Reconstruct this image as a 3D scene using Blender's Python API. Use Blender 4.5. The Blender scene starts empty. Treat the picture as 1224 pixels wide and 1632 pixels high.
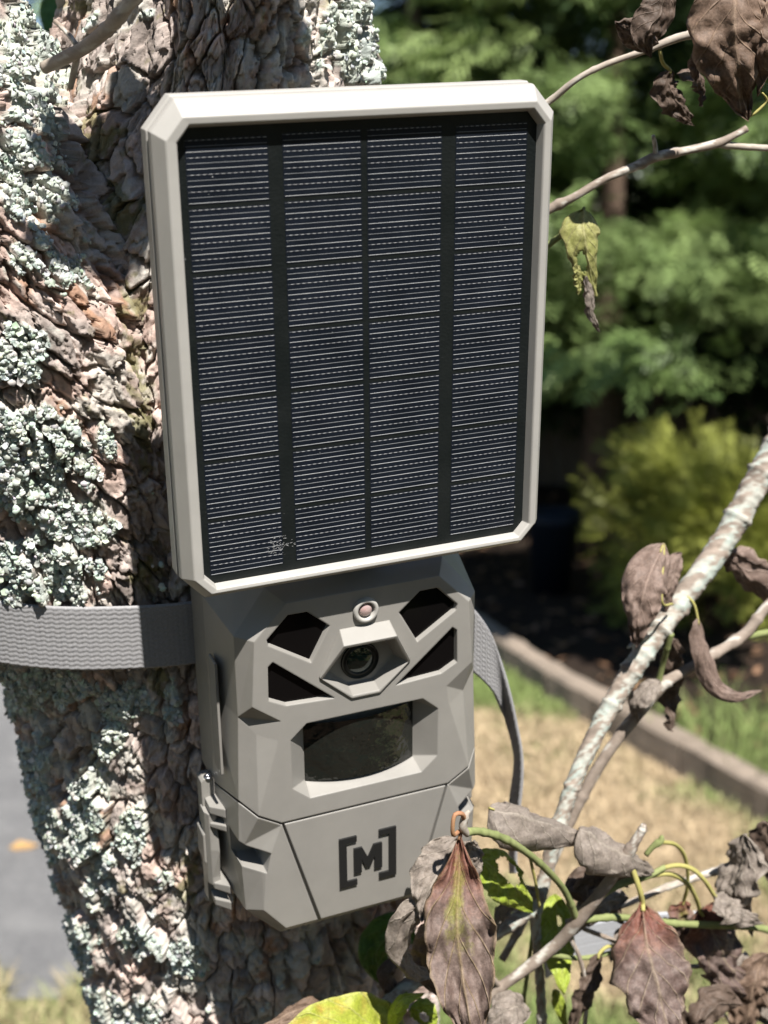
import bpy, bmesh, math, random
import numpy as np
from mathutils import Matrix, Vector

random.seed(7)
RNG = np.random.default_rng(7)
SC = bpy.context.scene
COL = SC.collection

# ---------------------------------------------------------------- camera, sky, sun, exposure
FPX, CU, CV = 2112.6, 612.0, 816.0                       # lens in pixels of the 1224 x 1632 photograph
RPF = np.array([[0.92637804, -0.14786308, 0.34635276],   # camera axes -> frame of the panel (X right, Y away, Z up)
                [-0.37655722, -0.35067854, 0.85745508],
                [-0.00532747, -0.92474919, -0.38053982]])
CPF = np.array([-0.16481819, -0.422235, 0.12551706])     # camera position seen from the panel's centre
PITCH, CAM_H = math.radians(12.0), 1.45
RW = np.array([[1, 0, 0],
               [0, -math.sin(PITCH), math.cos(PITCH)],
               [0, -math.cos(PITCH), -math.sin(PITCH)]])  # camera axes (x right, y down, z forward) -> world
A = RW @ RPF.T
CW = np.array([0, 0, CAM_H])
M = Matrix([[*A[0], 0], [*A[1], 0], [*A[2], 0], [0, 0, 0, 1]])
M.translation = Vector(CW - A @ CPF)                      # panel frame -> world

cam_d = bpy.data.cameras.new('camera')
cam = bpy.data.objects.new('camera', cam_d)
COL.objects.link(cam)
SC.camera = cam
cam_d.sensor_fit = 'VERTICAL'
cam_d.sensor_height = 36.0
cam_d.lens = FPX / 1632 * 36
cam_d.clip_start, cam_d.clip_end = 0.01, 500
cam.location = CW
cam.rotation_euler = (math.pi / 2 - PITCH, 0, 0)
cam_d.dof.use_dof = True
cam_d.dof.focus_distance = 0.49
cam_d.dof.aperture_fstop = 11.5

S_PF = np.array([0.08, -1.0, 2.2]); S_PF /= np.linalg.norm(S_PF)
S_W = A @ S_PF                                            # towards the sun
world = bpy.data.worlds.new('World'); SC.world = world
world.use_nodes = True
wn = world.node_tree.nodes; wl = world.node_tree.links
sky = wn.new('ShaderNodeTexSky'); sky.sky_type = 'NISHITA'; sky.sun_disc = False; sky.dust_density = 0.0
sky.sun_elevation = math.asin(S_W[2]); sky.sun_rotation = math.atan2(S_W[0], S_W[1])
bgn = wn['Background']; bgn.inputs['Strength'].default_value = 0.05
wl.new(sky.outputs[0], bgn.inputs['Color'])
sun_d = bpy.data.lights.new('sun', 'SUN'); sun_d.energy = 5.0; sun_d.angle = math.radians(0.53); sun_d.color = (1, 0.965, 0.91)
sun = bpy.data.objects.new('sun', sun_d); COL.objects.link(sun)
sun.rotation_euler = Vector(S_W).to_track_quat('Z', 'Y').to_euler()
sun.location = (0, 0, 8)
SC.view_settings.view_transform = 'Standard'
SC.view_settings.look = 'None'
SC.view_settings.gamma = 1
SC.view_settings.exposure = 1.1
SC.render.engine = 'CYCLES'
SC.cycles.max_bounces = 8

# ---------------------------------------------------------------- helpers
def ray_pf(u, v): return RPF @ np.array([u - CU, v - CV, FPX])
def at(u, v, Y):
    r = ray_pf(u, v); return CPF + r * ((Y - CPF[1]) / r[1])
def ground(u, v, z=0.0):
    r = RW @ np.array([u - CU, v - CV, FPX]); return CW + r * ((z - CAM_H) / r[2])
def project_pf(P):
    q = (P - CPF) @ RPF
    return CU + FPX * q[:, 0] / q[:, 2], CV + FPX * q[:, 1] / q[:, 2]

def hsh(ix, iy, seed):
    n = (ix.astype(np.int64) * 374761393 + iy.astype(np.int64) * 668265263 + seed * 1274126177) & 0xffffffff
    n = ((n ^ (n >> 13)) * 1274126177) & 0xffffffff
    n = ((n ^ (n >> 16)) * 2246822519) & 0xffffffff
    n ^= n >> 15
    return (n & 0xffffff) / float(0x1000000)
def vnoise(x, y, seed=0):
    ix, iy = np.floor(x), np.floor(y); fx, fy = x - ix, y - iy
    fx = fx * fx * (3 - 2 * fx); fy = fy * fy * (3 - 2 * fy)
    a, b = hsh(ix, iy, seed), hsh(ix + 1, iy, seed); c, d = hsh(ix, iy + 1, seed), hsh(ix + 1, iy + 1, seed)
    return (a + (b - a) * fx) * (1 - fy) + (c + (d - c) * fx) * fy
def fbm(x, y, seed=0, o=4):
    r = 0; a = 0.5; t = 0
    for i in range(o):
        r = r + a * vnoise(x * 2 ** i, y * 2 ** i, seed + i * 17); t += a; a *= 0.55
    return r / t
def voro(x, y, seed=0, jit=0.85):
    ix, iy = np.floor(x), np.floor(y)
    f1 = np.full(x.shape, 9.0); f2 = np.full(x.shape, 9.0)
    cid = np.zeros(x.shape, np.int64); vx = np.zeros(x.shape); vy = np.zeros(x.shape)
    for dx in (-1, 0, 1):
        for dy in (-1, 0, 1):
            cx, cy = ix + dx, iy + dy
            px = cx + 0.5 + (hsh(cx, cy, seed) - 0.5) * jit; py = cy + 0.5 + (hsh(cx, cy, seed + 5) - 0.5) * jit
            d = np.hypot(x - px, y - py)
            near = d < f1
            f2 = np.where(near, f1, np.minimum(f2, d))
            f1 = np.where(near, d, f1)
            cid = np.where(near, (cx.astype(np.int64) + 5000) * 20000 + cy.astype(np.int64) + 5000, cid)
            vx = np.where(near, x - px, vx); vy = np.where(near, y - py, vy)
    return f1, f2, cid, vx, vy
def sstep(a, b, x):
    t = np.clip((x - a) / (b - a), 0, 1); return t * t * (3 - 2 * t)

def link(o, parent=None):
    COL.objects.link(o)
    if parent is not None: o.parent = parent
    return o
def mesh_np(name, V, F, mat, parent=None, smooth=True, col=None, uv=None):
    """V (n,3), F (m,k) numpy -> linked mesh object"""
    V = np.asarray(V, np.float32); F = np.asarray(F, np.int32); k = F.shape[1]
    me = bpy.data.meshes.new(name)
    me.vertices.add(len(V)); me.vertices.foreach_set('co', V.ravel())
    me.loops.add(F.size); me.loops.foreach_set('vertex_index', F.ravel())
    me.polygons.add(len(F)); me.polygons.foreach_set('loop_start', np.arange(0, F.size, k, dtype=np.int32))
    me.polygons.foreach_set('use_smooth', np.full(len(F), smooth))
    if col is not None:
        c = np.ones((len(V), 4), np.float32); c[:, :3] = col
        me.color_attributes.new('Col', 'FLOAT_COLOR', 'POINT').data.foreach_set('color', c.ravel())
    if uv is not None:
        l = me.uv_layers.new(name='UVMap'); l.data.foreach_set('uv', np.asarray(uv, np.float32)[F.ravel()].ravel())
    me.update(calc_edges=True)
    if mat: me.materials.append(mat)
    return link(bpy.data.objects.new(name, me), parent)
def mesh_pd(name, V, F, mat, parent=None, smooth=False):
    me = bpy.data.meshes.new(name)
    me.from_pydata([tuple(map(float, v)) for v in V], [], [tuple(f) for f in F])
    me.validate()
    bm = bmesh.new(); bm.from_mesh(me); bmesh.ops.recalc_face_normals(bm, faces=bm.faces); bm.to_mesh(me); bm.free()
    for p in me.polygons: p.use_smooth = smooth
    if mat: me.materials.append(mat)
    return link(bpy.data.objects.new(name, me), parent)
def share(name, me, parent, loc=(0, 0, 0)):
    o = link(bpy.data.objects.new(name, me), parent); o.location = loc; return o
def tag(o, label=None, cat=None, group=None, kind=None):
    if label: o['label'] = label
    if cat: o['category'] = cat
    if group: o['group'] = group
    if kind: o['kind'] = kind
    return o
def near_root(name, label, cat, base=(0, 0, 0), group=None):
    """Empty of a thing near the lens, in the panel's frame (base in metres)"""
    o = link(bpy.data.objects.new(name, None)); o.empty_display_size = 0.02
    o.matrix_world = M @ Matrix.Translation(Vector(base))
    return tag(o, label, cat, group)
def far_root(name, label, cat, base=(0, 0, 0), group=None):
    o = link(bpy.data.objects.new(name, None)); o.location = base; o.empty_display_size = 0.1
    return tag(o, label, cat, group)
def mm(pts): return [(p[0] / 1000, p[2] / 1000, p[1] / 1000) for p in pts]   # (x, z, y) in millimetres -> metres
def prism(poly, y0, y1, name='cutter', mat=None, parent=None, poly1=None):
    """poly of (x, z) mm, from depth y0 to y1 (poly1: outline at y1)"""
    n = len(poly); q = poly1 or poly
    V = mm([(x, z, y0) for x, z in poly] + [(x, z, y1) for x, z in q])
    F = [tuple(range(n)), tuple(range(2 * n - 1, n - 1, -1))] + [(i, (i + 1) % n, n + (i + 1) % n, n + i) for i in range(n)]
    return mesh_pd(name, V, F, mat, parent)
def mirror(poly): return [(-x, z) for x, z in reversed(poly)]
def cut(o, cutters):
    for c in cutters:
        m = o.modifiers.new('cut', 'BOOLEAN'); m.object = c; m.operation = 'DIFFERENCE'; m.solver = 'EXACT'
    bpy.context.view_layer.update()
    dg = bpy.context.evaluated_depsgraph_get()
    me = bpy.data.meshes.new_from_object(o.evaluated_get(dg))
    o.modifiers.clear(); old = o.data; o.data = me
    if not me.materials and old.materials: me.materials.append(old.materials[0])
    for c in cutters:
        d = c.data; bpy.data.objects.remove(c); bpy.data.meshes.remove(d)
def mirrored(half, faces, span):
    """half verts, faces on the half, span faces given with negative = mirrored index -(i+1)"""
    n = len(half); V = list(half) + [(-x, z, y) for x, z, y in half]
    F = [tuple(f) for f in faces] + [tuple(i + n for i in reversed(f)) for f in faces]
    F += [tuple(i if i >= 0 else n + (-i - 1) for i in f) for f in span]
    return mm(V), F
def spline(P, n):
    P = np.asarray(P, float); m = len(P)
    if m == 2: return P[0] + (P[1] - P[0]) * np.linspace(0, 1, n)[:, None]
    d = np.r_[0, np.cumsum(np.linalg.norm(np.diff(P[:, :3], axis=0), axis=1) ** 0.5 + 1e-9)]
    T = np.zeros_like(P)
    T[1:-1] = (P[2:] - P[:-2]) / (d[2:] - d[:-2])[:, None]
    T[0] = (P[1] - P[0]) / (d[1] - d[0]); T[-1] = (P[-1] - P[-2]) / (d[-1] - d[-2])
    t = np.linspace(0, d[-1], n); i = np.clip(np.searchsorted(d, t, 'right') - 1, 0, m - 2)
    h = (d[i + 1] - d[i])[:, None]; s = (t - d[i])[:, None] / h
    return ((2 * s**3 - 3 * s**2 + 1) * P[i] + (s**3 - 2 * s**2 + s) * h * T[i] + (-2 * s**3 + 3 * s**2) * P[i + 1] + (s**3 - s**2) * h * T[i + 1])
def unit(a): return a / np.maximum(np.linalg.norm(a, axis=-1, keepdims=True), 1e-12)
def frames(P):
    T = unit(np.gradient(P, axis=0)); N = np.zeros_like(P)
    a = np.array([0.3, -0.9, 0.3]); n = a - T[0] * (a @ T[0]); n /= np.linalg.norm(n)
    for i in range(len(P)):
        n = n - T[i] * (n @ T[i]); n /= np.linalg.norm(n); N[i] = n
    return T, N, np.cross(T, N)

# ---------------------------------------------------------------- materials
def mat_new(name):
    m = bpy.data.materials.new(name); m.use_nodes = True
    nt = m.node_tree
    return m, nt, nt.nodes, nt.links, nt.nodes['Principled BSDF']
def n_noise(nt, scale, detail=4, rough=0.6, vec=None, dist=0):
    n = nt.nodes.new('ShaderNodeTexNoise'); n.inputs['Scale'].default_value = scale; n.inputs['Detail'].default_value = detail
    n.inputs['Roughness'].default_value = rough; n.inputs['Distortion'].default_value = dist
    if vec is None:
        tc = nt.nodes.new('ShaderNodeTexCoord'); vec = tc.outputs['Object']
    nt.links.new(vec, n.inputs['Vector']); return n
def n_ramp(nt, fac, stops):
    r = nt.nodes.new('ShaderNodeValToRGB'); e = r.color_ramp.elements
    while len(e) < len(stops): e.new(0.5)
    for i, (p, c) in enumerate(stops):
        e[i].position = p; e[i].color = (*c, 1) if len(c) == 3 else c
    nt.links.new(fac, r.inputs['Fac']); return r
def n_mix(nt, fac, a, b, mode='MIX'):
    m = nt.nodes.new('ShaderNodeMix'); m.data_type = 'RGBA'; m.blend_type = mode
    for s, v in (('Factor', fac), ('A', a), ('B', b)):
        i = [k for k in m.inputs if k.name == s and (k.type == 'RGBA' if s != 'Factor' else k.type == 'VALUE')][0]
        if isinstance(v, (int, float)): i.default_value = v
        elif isinstance(v, tuple): i.default_value = (*v, 1)
        else: nt.links.new(v, i)
    return [o for o in m.outputs if o.type == 'RGBA'][0]
def n_bump(nt, h, strength, dist, normal=None):
    b = nt.nodes.new('ShaderNodeBump'); b.inputs['Strength'].default_value = strength; b.inputs['Distance'].default_value = dist
    nt.links.new(h, b.inputs['Height'])
    if normal is not None: nt.links.new(normal, b.inputs['Normal'])
    return b.outputs['Normal']
def n_math(nt, op, a, b=None, c=None):
    m = nt.nodes.new('ShaderNodeMath'); m.operation = op
    for i, v in enumerate((a, b, c)):
        if v is None: continue
        if isinstance(v, (int, float)): m.inputs[i].default_value = v
        else: nt.links.new(v, m.inputs[i])
    return m.outputs[0]

def mat_plastic(name, colr, rough=0.42, rad=0.0009, bump=0.12):
    m, nt, N, L, B = mat_new(name)
    bv = N.new('ShaderNodeBevel'); bv.samples = 6; bv.inputs['Radius'].default_value = rad
    ns = n_noise(nt, 2600, 2, 0.6)
    L.new(n_bump(nt, ns.outputs['Fac'], bump, 0.0002, bv.outputs[0]), B.inputs['Normal'])
    big = n_noise(nt, 45, 5, 0.65)
    c = n_ramp(nt, big.outputs['Fac'], [(0.3, tuple(x * 0.93 for x in colr)), (0.7, tuple(min(1, x * 1.05) for x in colr))])
    spk = n_noise(nt, 900, 3, 0.7); dust = n_ramp(nt, spk.outputs['Fac'], [(0.70, (0, 0, 0)), (0.78, (1, 1, 1))])
    L.new(n_mix(nt, n_math(nt, 'MULTIPLY', dust.outputs[0], 0.22), c.outputs[0], (0.6, 0.57, 0.5)), B.inputs['Base Color'])
    r2 = n_noise(nt, 160, 4)
    L.new(n_math(nt, 'MULTIPLY_ADD', r2.outputs['Fac'], 0.18, rough - 0.09), B.inputs['Roughness'])
    B.inputs['Specular IOR Level'].default_value = 0.45
    return m
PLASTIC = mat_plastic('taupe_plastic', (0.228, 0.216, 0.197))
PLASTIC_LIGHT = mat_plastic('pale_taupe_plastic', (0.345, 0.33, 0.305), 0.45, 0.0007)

def mat_simple(name, colr, rough=0.5, spec=0.5, metal=0.0, noise=None):
    m, nt, N, L, B = mat_new(name)
    if noise:
        ns = n_noise(nt, noise[0], 4)
        L.new(n_ramp(nt, ns.outputs['Fac'], [(0.3, colr), (0.7, noise[1])]).outputs[0], B.inputs['Base Color'])
        L.new(n_bump(nt, ns.outputs['Fac'], 0.3, noise[2]), B.inputs['Normal'])
    else:
        B.inputs['Base Color'].default_value = (*colr, 1)
    B.inputs['Roughness'].default_value = rough; B.inputs['Specular IOR Level'].default_value = spec; B.inputs['Metallic'].default_value = metal
    return m

def mat_panel(name, c0, c1, rough, dash=False):
    """laminated cell surface: dimpled film, dust"""
    m, nt, N, L, B = mat_new(name)
    tc = N.new('ShaderNodeTexCoord'); geo = N.new('ShaderNodeNewGeometry')
    vo = N.new('ShaderNodeTexVoronoi'); vo.inputs['Scale'].default_value = 900; L.new(geo.outputs['Position'], vo.inputs['Vector'])
    L.new(n_bump(nt, vo.outputs['Distance'], 0.25, 0.0003), B.inputs['Normal'])
    big = n_noise(nt, 60, 4, 0.6, geo.outputs['Position'])
    c = n_ramp(nt, big.outputs['Fac'], [(0.3, c0), (0.7, c1)]).outputs[0]
    if dash:
        sep = N.new('ShaderNodeSeparateXYZ'); L.new(tc.outputs['Object'], sep.inputs[0])
        w = n_math(nt, 'SINE', n_math(nt, 'MULTIPLY', sep.outputs['X'], 2 * math.pi / 0.00205))
        ds = n_ramp(nt, n_math(nt, 'MULTIPLY_ADD', w, 0.5, 0.5), [(0.3, (1, 1, 1)), (0.6, (0, 0, 0))]).outputs[0]
        c = n_mix(nt, n_math(nt, 'MULTIPLY', ds, 0.85), c, (0.02, 0.023, 0.03))
    spk = n_noise(nt, 700, 2, 0.5, geo.outputs['Position'])
    dust = n_ramp(nt, spk.outputs['Fac'], [(0.775, (0, 0, 0)), (0.80, (1, 1, 1))]).outputs[0]
    L.new(n_mix(nt, n_math(nt, 'MULTIPLY', dust, 0.6), c, (0.5, 0.5, 0.5)), B.inputs['Base Color'])
    B.inputs['Roughness'].default_value = rough; B.inputs['Specular IOR Level'].default_value = 0.22
    return m
PANEL_BLACK = mat_panel('black_laminate', (0.006, 0.008, 0.008), (0.011, 0.013, 0.013), 0.36)
CELL = mat_panel('dark_blue_cell', (0.004, 0.006, 0.010), (0.008, 0.011, 0.018), 0.36)
FINGER = mat_panel('silver_contact', (0.22, 0.225, 0.23), (0.32, 0.32, 0.32), 0.4)
FINGER_DIM = mat_panel('moire_dim_contact', (0.10, 0.105, 0.11), (0.17, 0.175, 0.18), 0.4)  # dim and dashed lines put a moire brightness pattern into the colour
FINGER_DASH = mat_panel('moire_dashed_contact', (0.22, 0.22, 0.225), (0.30, 0.30, 0.30), 0.4, dash=True)
BLACK_GLASS = mat_simple('black_glass', (0.004, 0.0035, 0.0035), 0.05, 0.12)
BLACK = mat_simple('black_plastic', (0.012, 0.012, 0.012), 0.45, 0.4)
STEEL = mat_simple('steel', (0.5, 0.5, 0.52), 0.3, 0.5, 1.0)

def mat_webbing(name, c0, c1):
    m, nt, N, L, B = mat_new(name)
    at_ = N.new('ShaderNodeAttribute'); at_.attribute_name = 'Col'
    ns = n_noise(nt, 1500, 4, 0.7)
    L.new(n_mix(nt, n_ramp(nt, ns.outputs['Fac'], [(0.3, (0, 0, 0)), (0.7, (1, 1, 1))]).outputs[0], c0, c1), B.inputs['Base Color'])
    L.new(n_bump(nt, ns.outputs['Fac'], 0.35, 0.0003), B.inputs['Normal'])
    B.inputs['Roughness'].default_value = 0.6; B.inputs['Sheen Weight'].default_value = 0.2
    return m
WEBBING = mat_webbing('grey_webbing', (0.19, 0.185, 0.19), (0.28, 0.275, 0.28))
WEBBING_PALE = mat_webbing('pale_webbing', (0.36, 0.37, 0.40), (0.48, 0.49, 0.52))

def mat_vcol(name, rough=0.9, n1=350, n2=1400, var=0.35, bump=0.5, bd=0.0006):
    m, nt, N, L, B = mat_new(name)
    a = N.new('ShaderNodeAttribute'); a.attribute_name = 'Col'
    f = n_noise(nt, n1, 6, 0.7); g = n_noise(nt, n2, 3, 0.6)
    s = n_math(nt, 'MULTIPLY_ADD', f.outputs['Fac'], 2 * var, 1 - var)
    s = n_math(nt, 'MULTIPLY', s, n_math(nt, 'MULTIPLY_ADD', g.outputs['Fac'], var, 1 - var / 2))
    cb = N.new('ShaderNodeCombineXYZ'); [L.new(s, cb.inputs[i]) for i in range(3)]
    L.new(n_mix(nt, 1.0, a.outputs['Color'], cb.outputs[0], 'MULTIPLY'), B.inputs['Base Color'])
    L.new(n_bump(nt, f.outputs['Fac'], bump, bd), B.inputs['Normal'])
    B.inputs['Roughness'].default_value = rough; B.inputs['Specular IOR Level'].default_value = 0.25
    return m
BARK = mat_vcol('bark', 0.92, 420, 1700, 0.42, 0.8, 0.0009)
LICHEN = mat_vcol('lichen', 0.95, 500, 2500, 0.22, 0.4, 0.0004)
STEM = mat_vcol('stem_bark', 0.75, 500, 2200, 0.3, 0.4, 0.0003)

def mat_leaf(name, base, alt, vein, kind='dead', trans=0.33, rough=0.6):
    """UV: x across (-1..1 mapped to 0..1), y from stalk to tip"""
    m, nt, N, L, B = mat_new(name)
    uvn = N.new('ShaderNodeUVMap'); uvn.uv_map = 'UVMap'
    sep = N.new('ShaderNodeSeparateXYZ'); L.new(uvn.outputs[0], sep.inputs[0])
    ax = n_math(nt, 'ABSOLUTE', n_math(nt, 'MULTIPLY_ADD', sep.outputs['X'], 2, -1))
    ns = n_noise(nt, 130, 6, 0.7); nf = n_noise(nt, 800, 4, 0.7)
    c = n_ramp(nt, ns.outputs['Fac'], [(0.32, base), (0.66, alt)]).outputs[0]
    if kind in ('red', 'flush'):
        rr = n_math(nt, 'SUBTRACT', 1.0, n_math(nt, 'MULTIPLY', sep.outputs['Y'], 2.0))
        rr = n_math(nt, 'MULTIPLY_ADD', ns.outputs['Fac'], 0.8, n_math(nt, 'SUBTRACT', rr, 0.4))
        c2 = n_ramp(nt, ns.outputs['Fac'], [(0.32, (0.17, 0.045, 0.035)), (0.66, (0.27, 0.11, 0.065))]).outputs[0]
        c = n_mix(nt, n_math(nt, 'MULTIPLY', n_ramp(nt, rr, [(0.25, (0, 0, 0)), (0.7, (1, 1, 1))]).outputs[0], 0.8), c, c2)
    if kind == 'red':
        gx = n_math(nt, 'SUBTRACT', 1.0, n_math(nt, 'MULTIPLY', ax, 1.9))
        gy = n_math(nt, 'SUBTRACT', 1.0, n_math(nt, 'MULTIPLY', n_math(nt, 'ABSOLUTE', n_math(nt, 'SUBTRACT', sep.outputs['Y'], 0.30)), 3.2))
        g = n_math(nt, 'MULTIPLY_ADD', n_noise(nt, 170, 5, 0.75).outputs['Fac'], 2.0, n_math(nt, 'SUBTRACT', n_math(nt, 'MINIMUM', gx, gy), 1.32))
        c = n_mix(nt, n_ramp(nt, g, [(0.05, (0, 0, 0)), (0.75, (0.9, 0.9, 0.9))]).outputs[0], c, (0.27, 0.27, 0.05))
    if kind == 'live':
        og = n_noise(nt, 60, 4, 0.6)
        c = n_mix(nt, n_ramp(nt, og.outputs['Fac'], [(0.52, (0, 0, 0)), (0.7, (1, 1, 1))]).outputs[0], c, (0.50, 0.30, 0.07))
    # arcuate side veins and midrib
    t = n_math(nt, 'SUBTRACT', n_math(nt, 'MULTIPLY', sep.outputs['Y'], 6.0), n_math(nt, 'MULTIPLY', n_math(nt, 'POWER', ax, 0.8), 1.9))
    fr = n_math(nt, 'ABSOLUTE', n_math(nt, 'SUBTRACT', n_math(nt, 'FRACT', t), 0.5))
    v1 = n_ramp(nt, fr, [(0.0, (1, 1, 1)), (0.07, (0, 0, 0))]).outputs[0]
    v2 = n_ramp(nt, ax, [(0.0, (1, 1, 1)), (0.07, (0, 0, 0))]).outputs[0]
    vn = n_math(nt, 'MAXIMUM', v1, v2)
    blot = n_ramp(nt, n_noise(nt, 70, 5, 0.7, None, 0.6).outputs['Fac'], [(0.56, (0, 0, 0)), (0.68, (1, 1, 1))]).outputs[0]
    if kind != 'live': c = n_mix(nt, n_math(nt, 'MULTIPLY', blot, 0.45), c, tuple(x * 0.55 for x in base))
    c = n_mix(nt, n_math(nt, 'MULTIPLY', vn, 0.55), c, vein)
    c = n_mix(nt, n_math(nt, 'MULTIPLY', n_ramp(nt, ax, [(0.86, (0, 0, 0)), (1.0, (1, 1, 1))]).outputs[0], 0.45), c, vein)
    sp = n_ramp(nt, nf.outputs['Fac'], [(0.35, (0.72, 0.72, 0.72)), (0.65, (1.12, 1.12, 1.12))]).outputs[0]
    c = n_mix(nt, 1.0, c, sp, 'MULTIPLY')
    L.new(c, B.inputs['Base Color'])
    h = n_math(nt, 'ADD', n_math(nt, 'MULTIPLY', vn, 0.8), n_math(nt, 'ADD', ns.outputs['Fac'], n_math(nt, 'MULTIPLY', nf.outputs['Fac'], 0.5)))
    nb = n_bump(nt, h, 0.6, 0.0008); L.new(nb, B.inputs['Normal'])
    B.inputs['Roughness'].default_value = rough; B.inputs['Specular IOR Level'].default_value = 0.35
    tr = N.new('ShaderNodeBsdfTranslucent'); L.new(c, tr.inputs['Color']); L.new(nb, tr.inputs['Normal'])
    mx = N.new('ShaderNodeMixShader'); mx.inputs[0].default_value = trans
    L.new(B.outputs[0], mx.inputs[1]); L.new(tr.outputs[0], mx.inputs[2]); L.new(mx.outputs[0], N['Material Output'].inputs[0])
    return m
LEAF = {
    'grey': mat_leaf('dry_grey_leaf', (0.235, 0.195, 0.165), (0.345, 0.29, 0.245), (0.46, 0.40, 0.33)),
    'brown': mat_leaf('dry_brown_leaf', (0.14, 0.09, 0.062), (0.27, 0.185, 0.135), (0.38, 0.27, 0.19)),
    'pink': mat_leaf('dry_rosy_leaf', (0.17, 0.115, 0.09), (0.32, 0.235, 0.195), (0.45, 0.33, 0.27)),
    'red': mat_leaf('red_brown_leaf', (0.13, 0.085, 0.07), (0.26, 0.195, 0.165), (0.34, 0.25, 0.13), 'red'),
    'purple': mat_leaf('purple_brown_leaf', (0.125, 0.078, 0.066), (0.25, 0.19, 0.165), (0.37, 0.29, 0.20), 'flush'),
    'dark': mat_leaf('dark_brown_leaf', (0.085, 0.058, 0.042), (0.19, 0.135, 0.105), (0.24, 0.18, 0.14)),
    'live': mat_leaf('yellow_green_leaf', (0.36, 0.42, 0.045), (0.48, 0.50, 0.09), (0.60, 0.58, 0.22), 'live', 0.4, 0.4),
    'lime': mat_leaf('lime_leaf', (0.34, 0.44, 0.05), (0.46, 0.54, 0.09), (0.60, 0.62, 0.25), 'dead', 0.4, 0.4),
    'wilt': mat_leaf('wilted_leaf', (0.30, 0.31, 0.09), (0.42, 0.40, 0.16), (0.52, 0.48, 0.25), 'dead', 0.35, 0.5),
    'green': mat_leaf('fresh_green_leaf', (0.10, 0.20, 0.04), (0.17, 0.30, 0.06), (0.3, 0.4, 0.15), 'dead', 0.4, 0.4),
}
# ---------------------------------------------------------------- ground, driveway
def mat_lawn():
    m, nt, N, L, B = mat_new('dry_lawn')
    tc = N.new('ShaderNodeTexCoord')
    big = n_noise(nt, 1.6, 5, 0.6, tc.outputs['Object'], 0.4); fine = n_noise(nt, 60, 5, 0.75, tc.outputs['Object'])
    straw = n_ramp(nt, fine.outputs['Fac'], [(0.3, (0.24, 0.175, 0.105)), (0.7, (0.44, 0.34, 0.22))]).outputs[0]
    green = n_ramp(nt, fine.outputs['Fac'], [(0.3, (0.10, 0.125, 0.04)), (0.7, (0.22, 0.25, 0.10))]).outputs[0]
    L.new(n_mix(nt, n_ramp(nt, big.outputs['Fac'], [(0.46, (0, 0, 0)), (0.56, (0.9, 0.9, 0.9))]).outputs[0], straw, green), B.inputs['Base Color'])
    L.new(n_bump(nt, fine.outputs['Fac'], 0.8, 0.03), B.inputs['Normal'])
    B.inputs['Roughness'].default_value = 0.95; B.inputs['Specular IOR Level'].default_value = 0.1
    return m
def mat_ground(name, c0, c1, sc, bd, c2=None, rough=0.95):
    m, nt, N, L, B = mat_new(name)
    tc = N.new('ShaderNodeTexCoord')
    f = n_noise(nt, sc, 6, 0.75, tc.outputs['Object']); g = n_noise(nt, sc / 12, 4, 0.6, tc.outputs['Object'])
    c = n_ramp(nt, f.outputs['Fac'], [(0.3, c0), (0.7, c1)]).outputs[0]
    if c2: c = n_mix(nt, n_ramp(nt, g.outputs['Fac'], [(0.45, (0, 0, 0)), (0.7, (0.7, 0.7, 0.7))]).outputs[0], c, c2)
    L.new(c, B.inputs['Base Color']); L.new(n_bump(nt, f.outputs['Fac'], 0.8, bd), B.inputs['Normal'])
    B.inputs['Roughness'].default_value = rough; B.inputs['Specular IOR Level'].default_value = 0.2
    return m
def sheet(name, poly, z, mat):
    o = mesh_pd(name, [(x, y, z) for x, y in poly], [tuple(range(len(poly)))], mat); return tag(o, kind='structure')
sheet('lawn', [(-150, -150), (150, -150), (150, 200), (-150, 200)], 0.0, mat_lawn())
sheet('driveway', [(-14, 2.35), (-0.6, 2.3), (-0.1, 2.9), (-0.05, 40), (-14, 40)], 0.004,
      mat_ground('asphalt', (0.11, 0.11, 0.113), (0.21, 0.206, 0.204), 90, 0.01, (0.245, 0.24, 0.235)))
TIMBER = [tuple(ground(u, v, 0.115)[:2]) for u, v in ((700, 935), (800, 1005), (888, 1060), (1105, 1172), (1420, 1345))]
sheet('added_dark_disc', [(0.0 + 1.75 * math.cos(a), 0.15 + 1.75 * math.sin(a)) for a in np.linspace(0, 2 * math.pi, 40, endpoint=False)], 0.004, mat_ground('bounce_absorber', (0.03, 0.02, 0.014), (0.11, 0.07, 0.045), 55, 0.03))  # unseen dark ground, added to cut light bouncing up from the lawn
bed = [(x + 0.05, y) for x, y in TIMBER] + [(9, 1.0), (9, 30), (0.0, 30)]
sheet('planting_bed', bed, 0.006, mat_ground('mulch', (0.012, 0.008, 0.006), (0.05, 0.032, 0.022), 55, 0.03, (0.03, 0.022, 0.014)))

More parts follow.
